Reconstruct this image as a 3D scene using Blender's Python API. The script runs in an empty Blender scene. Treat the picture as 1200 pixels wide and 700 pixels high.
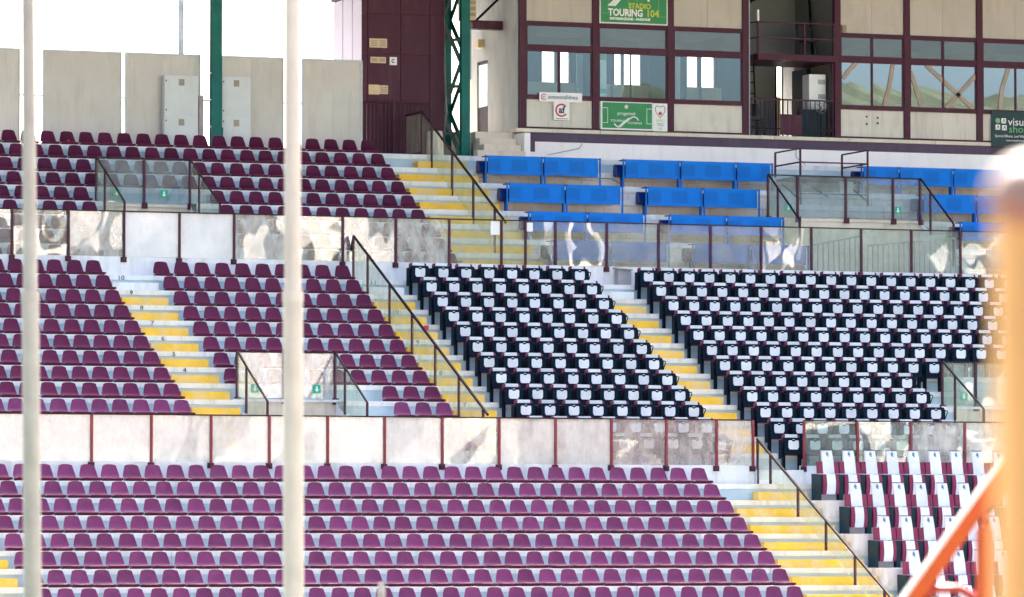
import bpy, bmesh, math, random
from mathutils import Vector, Matrix
random.seed(7)
scene = bpy.context.scene
COL = scene.collection

# ------------------------------------------------------------------ camera
TH, PH = math.radians(20.613), math.radians(2.769)
cam_data = bpy.data.cameras.new('camera')
cam_data.sensor_width = 36.0
cam_data.lens = 6017.8 / 1200 * 36
cam_data.clip_start = 1.0
cam_data.clip_end = 6000
cam_data.dof.use_dof = True
cam_data.dof.focus_distance = 121
cam_data.dof.aperture_fstop = 3.0
cam = bpy.data.objects.new('camera', cam_data)
COL.objects.link(cam)
CAM = Vector((-40.894, -108.722, 5.0))
cam.location = CAM
FWD = Vector((math.sin(TH) * math.cos(PH), math.cos(TH) * math.cos(PH), math.sin(PH)))
cam.rotation_euler = FWD.to_track_quat('-Z', 'Y').to_euler()
scene.camera = cam

# ------------------------------------------------------------------ sky and sun (sun stands behind the stand)
SUN_EL, SUN_AZ = math.radians(46), math.radians(20)      # azimuth from +Y towards +X
world = bpy.data.worlds.new('World')
scene.world = world
world.use_nodes = True
wn = world.node_tree
bg = wn.nodes['Background']
sky = wn.nodes.new('ShaderNodeTexSky')
sky.sky_type = 'NISHITA'
sky.sun_disc = False
sky.sun_elevation = SUN_EL
sky.sun_rotation = SUN_AZ
sky.dust_density = 9.0
sky.ozone_density = 0.0
sky.air_density = 0.7
wn.links.new(sky.outputs[0], bg.inputs[0])
bg.inputs[1].default_value = 0.15
sun_data = bpy.data.lights.new('sun', 'SUN')
sun_data.energy = 3.6
sun_data.angle = math.radians(0.53)
sun_data.color = (1.0, 0.95, 0.87)
sun = bpy.data.objects.new('sun', sun_data)
COL.objects.link(sun)
sd = Vector((math.sin(SUN_AZ) * math.cos(SUN_EL), math.cos(SUN_AZ) * math.cos(SUN_EL), math.sin(SUN_EL)))
sun.rotation_euler = sd.to_track_quat('Z', 'Y').to_euler()
sun.location = (0, 60, 80)
vs = scene.view_settings
vs.view_transform = 'Standard'
vs.look = 'None'
vs.gamma = 1.0
vs.exposure = 2.72
vs.use_curve_mapping = False
scene.cycles.max_bounces = 8
scene.cycles.transparent_max_bounces = 24
scene.cycles.use_denoising = True

# ------------------------------------------------------------------ materials
M = {}
def _nt(name):
    m = bpy.data.materials.new(name)
    m.use_nodes = True
    nt = m.node_tree
    b = nt.nodes['Principled BSDF']
    M[name] = m
    return m, nt, b
def _noise(nt, vec, scale, detail=4, rough=.55):
    n = nt.nodes.new('ShaderNodeTexNoise')
    n.inputs['Scale'].default_value = scale
    n.inputs['Detail'].default_value = detail
    n.inputs['Roughness'].default_value = rough
    nt.links.new(vec, n.inputs['Vector'])
    return n.outputs['Fac']
def _ramp(nt, src, lo, hi, a=0., b=1.):
    r = nt.nodes.new('ShaderNodeMapRange')
    r.inputs['From Min'].default_value = lo
    r.inputs['From Max'].default_value = hi
    r.inputs['To Min'].default_value = a
    r.inputs['To Max'].default_value = b
    nt.links.new(src, r.inputs['Value'])
    return r.outputs['Result']
def _mul(nt, a, b, op='MULTIPLY'):
    n = nt.nodes.new('ShaderNodeMath')
    n.operation = op
    for k, v in enumerate((a, b)):
        if isinstance(v, (int, float)):
            n.inputs[k].default_value = v
        else:
            nt.links.new(v, n.inputs[k])
    return n.outputs[0]
def _mix(nt, fac, a, b, blend='MIX'):
    n = nt.nodes.new('ShaderNodeMix')
    n.data_type = 'RGBA'
    n.blend_type = blend
    if isinstance(fac, (int, float)):
        n.inputs['Factor'].default_value = fac
    else:
        nt.links.new(fac, n.inputs['Factor'])
    for k, v in (('A', a), ('B', b)):
        s = [i for i in n.inputs if i.name == k and i.type == 'RGBA'][0]
        if isinstance(v, tuple):
            s.default_value = (*v[:3], 1)
        else:
            nt.links.new(v, s)
    return [o for o in n.outputs if o.type == 'RGBA'][0]
def _coords(nt, stretch=None, rand=True):
    tc = nt.nodes.new('ShaderNodeTexCoord')
    out = tc.outputs['Object']
    if rand:
        oi = nt.nodes.new('ShaderNodeObjectInfo')
        v = nt.nodes.new('ShaderNodeVectorMath')
        v.operation = 'MULTIPLY_ADD'
        cb = nt.nodes.new('ShaderNodeCombineXYZ')
        for k in range(3):
            nt.links.new(_mul(nt, oi.outputs['Random'], 37.0 + 11 * k), cb.inputs[k])
        v.inputs[1].default_value = stretch or (1, 1, 1)
        nt.links.new(out, v.inputs[0])
        nt.links.new(cb.outputs[0], v.inputs[2])
        return v.outputs[0]
    if stretch:
        v = nt.nodes.new('ShaderNodeVectorMath')
        v.operation = 'MULTIPLY'
        v.inputs[1].default_value = stretch
        nt.links.new(out, v.inputs[0])
        return v.outputs[0]
    return out
def mat(name, col, rough=.6, var=.12, scale=3., dirt=None, dirt_amt=.3, streak=False, bump=0., metal=0., spec=.5, objvar=0., coat=0., island=0., dlo=.5, dhi=.74):
    spec = min(spec, .30)
    m, nt, b = _nt(name)
    vec = _coords(nt)
    n1 = _noise(nt, vec, scale, 5)
    f = _ramp(nt, n1, .3, .7, 1 - var, 1 + var)
    if objvar:
        oi = nt.nodes.new('ShaderNodeObjectInfo')
        f = _mul(nt, f, _ramp(nt, oi.outputs['Random'], 0, 1, 1 - objvar, 1 + objvar))
    if island:
        g = nt.nodes.new('ShaderNodeNewGeometry')
        f = _mul(nt, f, _ramp(nt, g.outputs['Random Per Island'], 0, 1, 1 - island, 1 + island))
    cb = nt.nodes.new('ShaderNodeCombineXYZ')
    for k in range(3):
        nt.links.new(f, cb.inputs[k])
    c = _mix(nt, 1.0, tuple(col), cb.outputs[0], 'MULTIPLY')
    if dirt:
        v2 = _coords(nt, (2.2, 2.2, .35) if streak else None)
        n2 = _noise(nt, v2, 2.1, 7, .68)
        c = _mix(nt, _ramp(nt, n2, dlo, dhi, 0, dirt_amt), c, tuple(dirt))
    nt.links.new(c, b.inputs['Base Color'])
    b.inputs['Metallic'].default_value = metal
    b.inputs['Specular IOR Level'].default_value = spec
    nt.links.new(_ramp(nt, n1, .25, .75, max(0, rough - .08), min(1, rough + .08)), b.inputs['Roughness'])
    if coat:
        b.inputs['Coat Weight'].default_value = coat
        b.inputs['Coat Roughness'].default_value = .25
    if bump:
        bp = nt.nodes.new('ShaderNodeBump')
        bp.inputs['Strength'].default_value = bump
        bp.inputs['Distance'].default_value = .02
        nt.links.new(_noise(nt, vec, scale * 9, 3), bp.inputs['Height'])
        nt.links.new(bp.outputs[0], b.inputs['Normal'])
    return m
def ribbed(name, col, period=.05, axis=0, rough=.5, dirt=(.2, .17, .13), dirt_amt=.35, depth=.5):
    """metal sheet with shallow vertical ribs and stains"""
    m = mat(name, col, rough, .06, 1.3, dirt, dirt_amt, True, objvar=.06)
    nt = m.node_tree
    b = nt.nodes['Principled BSDF']
    tc = nt.nodes.new('ShaderNodeTexCoord')
    s = nt.nodes.new('ShaderNodeSeparateXYZ')
    nt.links.new(tc.outputs['Object'], s.inputs[0])
    w = _mul(nt, _mul(nt, s.outputs[axis], 2 * math.pi / period), 0, 'SINE')
    bp = nt.nodes.new('ShaderNodeBump')
    bp.inputs['Strength'].default_value = depth
    bp.inputs['Distance'].default_value = .006
    nt.links.new(w, bp.inputs['Height'])
    nt.links.new(bp.outputs[0], b.inputs['Normal'])
    return m
def glass(name, tint=(.86, .93, .9), refl=.12, haze=.1, haze_col=(.8, .79, .74), wave=.0, wave_scale=1.2, gcol=(1, 1, 1), rough=.0, hv=.14):
    """glazing: transparent + mirror reflection with wavy sheet + dusty film"""
    m = bpy.data.materials.new(name)
    m.use_nodes = True
    M[name] = m
    nt = m.node_tree
    nt.nodes.remove(nt.nodes['Principled BSDF'])
    out = nt.nodes['Material Output']
    vec = _coords(nt)
    tr = nt.nodes.new('ShaderNodeBsdfTransparent')
    tr.inputs[0].default_value = (*tint, 1)
    gl = nt.nodes.new('ShaderNodeBsdfGlossy')
    gl.inputs['Roughness'].default_value = rough
    gl.inputs['Color'].default_value = (*gcol, 1)
    if wave:
        bp = nt.nodes.new('ShaderNodeBump')
        bp.inputs['Strength'].default_value = 1.0
        bp.inputs['Distance'].default_value = wave
        nt.links.new(_noise(nt, vec, wave_scale, 1.5, .4), bp.inputs['Height'])
        nt.links.new(bp.outputs[0], gl.inputs['Normal'])
    m1 = nt.nodes.new('ShaderNodeMixShader')
    m1.inputs[0].default_value = refl
    nt.links.new(tr.outputs[0], m1.inputs[1])
    nt.links.new(gl.outputs[0], m1.inputs[2])
    df = nt.nodes.new('ShaderNodeBsdfDiffuse')
    df.inputs[0].default_value = (*haze_col, 1)
    tl = nt.nodes.new('ShaderNodeBsdfTranslucent')
    tl.inputs[0].default_value = (*haze_col, 1)
    m2 = nt.nodes.new('ShaderNodeMixShader')
    m2.inputs[0].default_value = .35
    nt.links.new(df.outputs[0], m2.inputs[1])
    nt.links.new(tl.outputs[0], m2.inputs[2])
    m3 = nt.nodes.new('ShaderNodeMixShader')
    n = _noise(nt, _coords(nt, (1.6, 1.6, .8)), 1.7, 7, .62)
    nt.links.new(_ramp(nt, n, .32, .66, max(0, haze - hv), min(1, haze + hv)), m3.inputs[0])
    nt.links.new(m1.outputs[0], m3.inputs[1])
    nt.links.new(m2.outputs[0], m3.inputs[2])
    nt.links.new(m3.outputs[0], out.inputs[0])
    return m

mat('concrete', (.74, .745, .75), .85, .10, 1.4, (.36, .35, .32), .5, True, .25)
mat('concrete_step', (.70, .715, .70), .85, .12, 1.1, (.34, .33, .29), .55, True, .3)
mat('riser_shade_blue', (.44, .56, .61), .85, .10, 1.3, (.30, .36, .38), .4, True, .25)  # bluer and darker than the steps: seat shade and skylight painted in
mat('concrete_warm', (.66, .59, .48), .85, .12, 1.6, (.36, .30, .23), .45, True, .2)
mat('white_wall', (.86, .83, .80), .8, .04, .8, (.55, .51, .47), .25, True, .1)
mat('yellow_paint', (.80, .475, .045), .7, .12, 2.2, (.64, .55, .36), .75, False, .2, dlo=.47, dhi=.70)
mat('maroon_seat', (.165, .032, .108), .45, .09, 4, (.28, .10, .21), .30, False, 0, objvar=.17, spec=.18)
mat('seat_pan_shaded', (.085, .005, .030), .45, .08, 5, objvar=.1, spec=.15)  # pan copy of the maroon, darkened to paint its shaded, down-facing lip
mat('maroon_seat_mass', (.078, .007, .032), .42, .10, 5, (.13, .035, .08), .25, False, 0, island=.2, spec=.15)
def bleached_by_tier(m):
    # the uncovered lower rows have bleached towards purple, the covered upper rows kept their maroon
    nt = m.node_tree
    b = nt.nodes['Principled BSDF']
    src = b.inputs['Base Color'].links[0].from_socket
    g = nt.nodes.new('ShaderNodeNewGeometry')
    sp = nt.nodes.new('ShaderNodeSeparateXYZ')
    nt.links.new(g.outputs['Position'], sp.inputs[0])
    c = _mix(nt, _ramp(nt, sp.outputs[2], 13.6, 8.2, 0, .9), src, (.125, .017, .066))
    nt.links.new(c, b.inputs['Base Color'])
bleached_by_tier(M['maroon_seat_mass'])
mat('under_seat_shadow', (.03, .012, .02), .6, .1, 5)  # near-black, paints the shadow under the seat lip
mat('maroon_steel', (.062, .014, .030), .5, .16, 3, (.13, .07, .07), .3, True, spec=.2)
mat('red_steel', (.20, .022, .040), .5, .16, 3, (.26, .12, .11), .35, True)
mat('maroon_sheet', (.058, .012, .028), .5, .10, 1.2, (.13, .055, .07), .35, True, spec=.2)
mat('dark_rail', (.020, .008, .016), .5, .1, 4, spec=.2)
mat('navy_pad', (.0022, .011, .026), .6, .2, 6, objvar=.15, spec=.08)
mat('black_steel', (.002, .005, .010), .5, .1, 6, spec=.08)
mat('white_fabric', (.66, .70, .75), .8, .06, 7, (.52, .55, .60), .4, objvar=.08, bump=.3)
mat('maroon_leather', (.19, .026, .070), .5, .1, 6, objvar=.1, spec=.2)
mat('teal_shell', (.006, .028, .042), .5, .15, 5, spec=.2)
mat('blue_emblem', (.07, .17, .33), .6)
mat('green_steel', (.003, .125, .105), .5, .2, 2.2, (.01, .05, .05), .4, True, spec=.2)
mat('cream_panel', (.47, .43, .37), .6, .06, .9, (.29, .24, .19), .4, True)
ribbed('cream_ribbed', (.60, .56, .49), .06, 0, depth=.25)
ribbed('cream_wall_sheet', (.56, .525, .475), .075, 0, dirt=(.42, .35, .26), dirt_amt=.5, depth=.16)
mat('grey_side_wall', (.46, .48, .46), .75, .12, 1.1, (.2, .22, .2), .5, True)
mat('cabinet_grey', (.60, .62, .61), .45, .05, 2, (.4, .4, .38), .3, True)
mat('zinc', (.35, .38, .40), .4, .15, 4, metal=.6)
mat('vent_tan', (.62, .48, .30), .6, .1, 8)
mat('purple_band', (.085, .055, .095), .7, .12, 1.5, (.15, .12, .15), .35, True)
mat('sign_white', (.78, .78, .77), .5, .03, 3)
mat('sign_green', (.035, .24, .085), .5, .12, 3)
mat('sign_yellow', (.55, .55, .06), .5)
mat('sign_red', (.55, .03, .05), .5)
mat('sign_ink', (.05, .06, .09), .6)
mat('sign_teal', (.05, .22, .26), .5)
mat('sign_dark', (.012, .04, .045), .5, .15, 4)
mat('sign_lime', (.16, .42, .16), .5)
mat('exit_green', (.0, .38, .23), .4)
mat('dark_interior', (.03, .035, .04), .8)
mat('interior_wall', (.20, .20, .195), .8, .1, 1)
mat('room_wall', (.10, .13, .14), .8, .15, 1)
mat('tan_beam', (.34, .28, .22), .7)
mat('cream_parapet', (.80, .68, .46), .8, .08, 1.5)
mat('white_paint', (.78, .78, .78), .5, .05, 2)
mat('pole_cream', (.40, .34, .345), .6, .14, 3, (.27, .21, .19), .5, True)
mat('pole_pinkish', (.57, .455, .45), .6, .10, 3, (.40, .31, .29), .4, True)
mat('post_yellow', (.58, .41, .13), .5, .08, 5)
mat('post_cap_cream', (.26, .20, .155), .5, .05, 5)
mat('rail_orange', (.55, .085, .018), .45, .06, 6)
mat('rail_red', (.42, .05, .05), .45, .06, 6)
mat('chair_black', (.012, .013, .016), .5)
mat('roof_sheet', (.30, .30, .29), .6, .1, 1)
mat('lilac_wall', (.40, .37, .46), .7, .05, .5)
mat('grey_box', (.36, .33, .33), .6, .1, 4)
mat('asphalt', (.06, .06, .062), .9, .15, 2)
mat('track_red', (.30, .09, .06), .9, .1, 1)
mat('grass_pitch', (.055, .11, .03), .95, .25, .4)
mat('hill_green', (.030, .034, .020), .95, .5, .05, (.14, .11, .055), .8)
mat('far_concrete', (.62, .60, .56), .9, .1, .4, (.42, .40, .37), .35)
mat('far_seats', (.085, .035, .065), .6, .1, 2)
mat('soil_line', (.14, .14, .15), .9)

# blue perforated sheet: two fields of small punched holes per panel
def perforated():
    m = mat('blue_sheet', (.0, .165, .60), .45, .06, 2, (.01, .09, .40), .2, True, spec=.12)
    nt = m.node_tree
    b = nt.nodes['Principled BSDF']
    src = b.inputs['Base Color'].links[0].from_socket
    tc = nt.nodes.new('ShaderNodeTexCoord')
    s = nt.nodes.new('ShaderNodeSeparateXYZ')
    nt.links.new(tc.outputs['Object'], s.inputs[0])
    gx = _mul(nt, _mul(nt, s.outputs[0], 2 * math.pi / .055), 0, 'SINE')
    gz = _mul(nt, _mul(nt, s.outputs[2], 2 * math.pi / .055), 0, 'SINE')
    dots = _mul(nt, _mul(nt, gx, gz), .25, 'GREATER_THAN')
    fx = _mul(nt, _mul(nt, _mul(nt, s.outputs[0], 2 * math.pi / .75), 0, 'SINE'), -.25, 'GREATER_THAN')
    zc = _mul(nt, _mul(nt, _mul(nt, s.outputs[2], .48, 'SUBTRACT'), 0, 'ABSOLUTE'), .15, 'LESS_THAN')
    fac = _mul(nt, _mul(nt, dots, fx), zc)
    c = _mix(nt, _mul(nt, fac, .75), src, (.004, .03, .12))
    nt.links.new(c, b.inputs['Base Color'])
perforated()
mat('blue_dark', (.002, .03, .20), .4, .1, 4, spec=.2)
# bare block courses behind the desks
def blockwork():
    m, nt, b = _nt('blockwork')
    vec = _coords(nt, None, False)
    br = nt.nodes.new('ShaderNodeTexBrick')
    br.inputs['Color1'].default_value = (.62, .50, .39, 1)
    br.inputs['Color2'].default_value = (.66, .60, .53, 1)
    br.inputs['Mortar'].default_value = (.36, .28, .21, 1)
    br.inputs['Scale'].default_value = 1.0
    br.inputs['Brick Width'].default_value = .5
    br.inputs['Row Height'].default_value = .19
    br.inputs['Mortar Size'].default_value = .012
    sw = nt.nodes.new('ShaderNodeSeparateXYZ')
    nt.links.new(vec, sw.inputs[0])
    cb = nt.nodes.new('ShaderNodeCombineXYZ')
    nt.links.new(sw.outputs[0], cb.inputs[0])
    nt.links.new(sw.outputs[2], cb.inputs[1])
    nt.links.new(cb.outputs[0], br.inputs['Vector'])
    n = _noise(nt, vec, 2.4, 6, .65)
    c = _mix(nt, _ramp(nt, n, .38, .62, 0, .85), br.outputs['Color'], (.66, .64, .60))
    nt.links.new(c, b.inputs['Base Color'])
    b.inputs['Roughness'].default_value = .85
blockwork()

G_CLEAR = glass('glass_clear', (.82, .90, .88), .07, .12, (.66, .70, .68), .02, .5, hv=.08)
G_RAIL = glass('glass_rail', (.90, .94, .90), .05, .10, (.76, .72, .58), .012, .6, hv=.05)
G_WAVY = glass('glass_wavy', (.88, .92, .90), .085, .12, (.86, .80, .72), .026, .5, hv=.09)
G_MILK = glass('glass_milky', (.92, .91, .88), .075, .62, (.83, .83, .81), .014, .5, hv=.26)
G_PALE = glass('glass_pale', (.90, .92, .90), .09, .34, (.80, .79, .76), .022, .5, hv=.24)
G_TERR = glass('glass_reflecting_terraces', (.90, .92, .90), .07, .26, (.78, .76, .74), .012, .4, hv=.16)
G_WHITE = glass('glass_white', (.92, .92, .92), .12, .88, (.92, .92, .92), .012, .6, hv=.1)
G_BLUE = glass('glass_enclosure', (.82, .89, .91), .05, .15, (.56, .64, .70), .01, .7, hv=.06)
G_GHOST = glass('glass_ghost', (.92, .92, .92), .07, .24, (.82, .80, .79), .015, .6, hv=.18)
G_MIRROR = glass('window_mirror', (.80, .86, .86), .40, .02, (.6, .66, .66), .0012, .5, hv=.02, gcol=(.80, .95, 1.0))
G_WINDOW = glass('window_clear', (.80, .88, .90), .15, .02, (.5, .6, .62), .002, .7, hv=.02, gcol=(.75, .95, 1.0))
G_TRANSOM = glass('window_transom', (.66, .76, .74), .12, .14, (.42, .52, .50), .004, .7, hv=.08)

# ------------------------------------------------------------------ mesh helpers
class MB:
    def __init__(s):
        s.v = []; s.f = []
    def box(s, x0, x1, y0, y1, z0, z1):
        n = len(s.v)
        s.v += [(x0, y0, z0), (x1, y0, z0), (x1, y1, z0), (x0, y1, z0), (x0, y0, z1), (x1, y0, z1), (x1, y1, z1), (x0, y1, z1)]
        s.f += [(n, n + 3, n + 2, n + 1), (n + 4, n + 5, n + 6, n + 7), (n, n + 1, n + 5, n + 4), (n + 1, n + 2, n + 6, n + 5), (n + 2, n + 3, n + 7, n + 6), (n + 3, n, n + 4, n + 7)]
        return s
    def hexa(s, p):          # 8 corners, bottom ring then top ring
        n = len(s.v)
        s.v += [tuple(q) for q in p]
        s.f += [(n, n + 3, n + 2, n + 1), (n + 4, n + 5, n + 6, n + 7), (n, n + 1, n + 5, n + 4), (n + 1, n + 2, n + 6, n + 5), (n + 2, n + 3, n + 7, n + 6), (n + 3, n, n + 4, n + 7)]
        return s
    def bar(s, a, b, w, h=None, up=(0, 0, 1)):   # rectangular bar from a to b
        a = Vector(a); b = Vector(b); h = h or w
        d = (b - a).normalized()
        u = Vector(up)
        if abs(d.dot(u)) > .98:
            u = Vector((0, 1, 0))
        r = d.cross(u).normalized() * (w / 2)
        t = r.cross(d).normalized() * (h / 2)
        return s.hexa([a - r - t, a + r - t, b + r - t, b - r - t, a - r + t, a + r + t, b + r + t, b - r + t])
    def tube(s, pts, r, n=8, r1=None):
        pts = [Vector(p) for p in pts]
        rings = []
        for i, p in enumerate(pts):
            d = (pts[min(i + 1, len(pts) - 1)] - pts[max(i - 1, 0)]).normalized()
            u = Vector((0, 0, 1)) if abs(d.z) < .95 else Vector((1, 0, 0))
            a = d.cross(u).normalized(); b2 = a.cross(d)
            rr = r if r1 is None else r + (r1 - r) * i / (len(pts) - 1)
            k = len(s.v)
            s.v += [tuple(p + (a * math.cos(t) + b2 * math.sin(t)) * rr) for t in [2 * math.pi * j / n for j in range(n)]]
            rings.append(k)
        for A, B in zip(rings, rings[1:]):
            s.f += [(A + j, A + (j + 1) % n, B + (j + 1) % n, B + j) for j in range(n)]
        s.f += [tuple(rings[0] + j for j in reversed(range(n))), tuple(rings[-1] + j for j in range(n))]
        return s
    def prism(s, poly, y0, y1):       # polygon in XZ extruded along Y
        n = len(s.v); k = len(poly)
        s.v += [(x, y0, z) for x, z in poly] + [(x, y1, z) for x, z in poly]
        s.f += [tuple(n + i for i in range(k)), tuple(n + k + i for i in reversed(range(k)))]
        s.f += [(n + i, n + k + i, n + k + (i + 1) % k, n + (i + 1) % k) for i in range(k)]
        return s
    def sheet(s, grid, th, nrm):      # grid of points -> thickened shell, offset along nrm
        R, Cn = len(grid), len(grid[0]); n = len(s.v)
        nv = Vector(nrm) * th
        s.v += [tuple(Vector(p)) for row in grid for p in row]
        s.v += [tuple(Vector(p) + nv) for row in grid for p in row]
        o = R * Cn
        for i in range(R - 1):
            for j in range(Cn - 1):
                a, b, c, d = n + i * Cn + j, n + i * Cn + j + 1, n + (i + 1) * Cn + j + 1, n + (i + 1) * Cn + j
                s.f += [(a, b, c, d), (d + o, c + o, b + o, a + o)]
        ed = [n + j for j in range(Cn)] + [n + i * Cn + Cn - 1 for i in range(1, R)] + [n + (R - 1) * Cn + j for j in range(Cn - 2, -1, -1)] + [n + i * Cn for i in range(R - 2, 0, -1)]
        for a, b in zip(ed, ed[1:] + ed[:1]):
            s.f.append((b, a, a + o, b + o))
        return s
    def mesh(s, name, m, off=(0, 0, 0), smooth=False, fix=True):
        me = bpy.data.meshes.new(name)
        ox, oy, oz = off
        me.from_pydata([(x - ox, y - oy, z - oz) for x, y, z in s.v], [], s.f)
        if fix:
            bm = bmesh.new(); bm.from_mesh(me)
            bmesh.ops.recalc_face_normals(bm, faces=bm.faces)
            bm.to_mesh(me); bm.free()
        if smooth:
            me.shade_smooth()
            me.set_sharp_from_angle(angle=math.radians(42))
        me.materials.append(M[m] if isinstance(m, str) else m)
        me.update()
        return me
    def build(s, name, m, parent=None, smooth=False, label=None):
        off = (0, 0, 0)
        p = parent
        while p is not None:
            off = tuple(a + b for a, b in zip(off, p.location)); p = p.parent
        o = bpy.data.objects.new(name, s.mesh(name, m, off, smooth))
        COL.objects.link(o)
        o.parent = parent
        if label:
            o['label'] = label
        return o
def box(*a):
    return MB().box(*a)
def tag(o, label, cat, group=None, kind=None):
    if label: o['label'] = label
    if cat: o['category'] = cat
    if group: o['group'] = group
    if kind: o['kind'] = kind
    return o
def thing(name, label, cat, loc=(0, 0, 0), group=None, kind=None):
    o = bpy.data.objects.new(name, None)
    o.empty_display_size = .1
    COL.objects.link(o)
    o.location = loc
    return tag(o, label, cat, group, kind)
def structure(name, loc=(0, 0, 0), label=None):
    o = thing(name, label, None, loc, kind='structure')
    return o
def place(parts, name, loc, label, cat, group, rz=0.):
    """individual thing from shared part meshes [(name, mesh, [(sub, mesh)])]"""
    r = thing(name, label, cat, loc, group)
    if rz:
        r.rotation_euler = (random.uniform(-.012, .012), random.uniform(-.012, .012), rz)
    for pn, me, subs in parts:
        o = bpy.data.objects.new(pn, me); COL.objects.link(o); o.parent = r
        for sn, sm in subs:
            q = bpy.data.objects.new(sn, sm); COL.objects.link(q); q.parent = o
    return r
def text_obj(name, s, size, m, parent, x, y, z, ext=.003, align='LEFT', width=1.0, rotx=90, bold=0.):
    """lettering lying in the XZ plane facing -Y at world x, y, z"""
    cu = bpy.data.curves.new(name, 'FONT')
    cu.body = s; cu.size = size; cu.extrude = ext; cu.align_x = align; cu.resolution_u = 2; cu.offset = bold
    tmp = bpy.data.objects.new(name, cu)
    COL.objects.link(tmp)
    me = bpy.data.meshes.new_from_object(tmp)
    COL.objects.unlink(tmp); bpy.data.objects.remove(tmp); bpy.data.curves.remove(cu)
    off = Vector((0, 0, 0)); p = parent
    while p is not None:
        off += p.location; p = p.parent
    mt = Matrix.Translation(Vector((x, y, z)) - off) @ Matrix.Rotation(math.radians(rotx), 4, 'X') @ Matrix.Diagonal((width, 1, 1, 1))
    me.transform(mt)
    me.materials.clear(); me.materials.append(M[m])
    o = bpy.data.objects.new(name, me); COL.objects.link(o); o.parent = parent
    return o
ORD = ['', 'first', 'second', 'third', 'fourth', 'fifth', 'sixth', 'seventh', 'eighth', 'ninth', 'tenth', 'eleventh', 'twelfth', 'thirteenth']
WORDS = ['', 'first', 'second', 'third', 'fourth', 'fifth', 'sixth', 'seventh', 'eighth', 'ninth', 'tenth', 'eleventh', 'twelfth', 'thirteenth', 'fourteenth', 'fifteenth', 'sixteenth', 'seventeenth', 'eighteenth', 'nineteenth']
def nth(n):
    if n < 20:
        return WORDS[n]
    return ('twenty' if n < 30 else 'thirty') + '-' + WORDS[n % 10] if n % 10 else {20: 'twentieth', 30: 'thirtieth'}[n]
def nth_digits(n):
    return '%d%s' % (n, 'th' if 10 <= n % 100 <= 20 else {1: 'st', 2: 'nd', 3: 'rd'}.get(n % 10, 'th'))

# ------------------------------------------------------------------ terrace geometry (metres)
LD, LR = .777, .3817
def l_tread(i): return 6.441 - LR * (i - 1)
def l_y(i): return -LD * (i - 1)
MD, MR_ = .8118, .395
def m_tread(r): return 7.964 + MR_ * (10 - r)
def m_y(r): return 1.35 + (12 - r) * MD
UD, UR_ = .787, .4116
def u_tread(i): return 15.25 - UR_ * (i - 1)
def u_y(i): return 17.93 - UD * (i - 1)
EDGE = .43

# ground -------------------------------------------------------------
g = box(-900, 900, -900, 900, -1, 0).build('ground', 'asphalt'); tag(g, None, None, kind='structure')
g = box(-70, 90, -104, -12, .002, .006).build('running_track', 'track_red'); tag(g, None, None, kind='structure')
g = box(-62, 82, -96, -20, .01, .014).build('grass_pitch', 'grass_pitch'); tag(g, None, None, kind='structure')

def steps(root, rows, tread, yf, D, R, x0, x1, cuts=(), mat_of=None):
    for i in rows:
        segs = [(x0, x1)]
        for (c0, c1, ylim) in cuts:
            if yf(i) - EDGE < ylim:
                segs = [q for a, b in segs for q in ((a, min(b, c0)), (max(a, c1), b)) if q[1] - q[0] > .05]
        z = tread(i); y = yf(i) - EDGE
        for a, b in segs:
            # precast slabs, each a step with a proud nosing and a recessed riser
            cut = [a]
            while b - cut[-1] > 9.5:
                cut.append(cut[-1] + random.uniform(5.4, 7.2))
            cut.append(b)
            for p, q in zip(cut, cut[1:]):
                jit = random.uniform(-.006, .006)
                st_ = box(p + .004, q - .004, y + jit, y + D + .06, z - .115, z).build('terrace_step', 'concrete_step', root)
                box(p + .004, q - .004, y + .022 + jit, y + D + .05, z - R - .02, z - .116).build('riser', 'riser_shade_blue', st_)

# lower tier
lower = structure('lower_terrace', (0, 0, 0))
steps(lower, range(1, 13), l_tread, l_y, LD, LR, -22, 22)
box(-22, 22, l_y(12) - .45, l_y(12) - .30, 0, l_tread(12) - LR).build('front_wall', 'concrete', lower)
# wall carrying the lower glass barrier, with a gap for the aisle
box(-22, 6.16, .44, .62, 6.0, 6.88).build('parapet_wall', 'concrete', lower)
box(7.36, 22, .44, .62, 6.0, 6.88).build('parapet_wall', 'concrete', lower)
box(6.17, 7.35, .34, .62, 6.43, 6.779).build('landing_step', 'concrete_step', lower)
# middle tier
middle = structure('middle_terrace', (0, 0, 0))
box(-22, 24, .63, 1.6, 6.2, 6.779).build('walkway_floor', 'concrete_step', middle)
M_CUTS = ((-5.24, -2.86, 4.1), (12.66, 16.4, 4.1))
steps(middle, range(1, 13), m_tread, m_y, MD, MR_, -22, 26, M_CUTS)
box(-22, 28, 10.73, 10.93, 11.0, 12.02).build('parapet_wall', 'concrete', middle)
for a, b in ((-5.24, -2.86), (12.66, 16.4)):
    box(a - .1, b + .1, 4.02, 4.16, 6.7, 8.34).build('lintel_wall', 'concrete_warm', middle)
    box(a - .12, b + .12, 3.96, 4.2, 8.34, 8.40).build('lintel_coping', 'concrete', middle)
    for s in (a - .1, b):
        mb = MB(); mb.hexa([(s, 1.0, 6.7), (s + .1, 1.0, 6.7), (s + .1, 4.0, 6.7), (s, 4.0, 6.7), (s, 1.0, 7.16), (s + .1, 1.0, 7.16), (s + .1, 4.0, 8.30), (s, 4.0, 8.30)])
        mb.build('stairwell_wall', 'concrete', middle)
# upper tier
upper = structure('upper_terrace', (0, 0, 0))
box(-22, 30, 10.94, 11.9, 11.0, 11.546).build('walkway_floor', 'concrete_step', upper)
U_CUTS = ((-5.5, -3.05, 14.9), (12.46, 16.83, 14.15))
def umat(i, p):
    return 'concrete_step'
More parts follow.
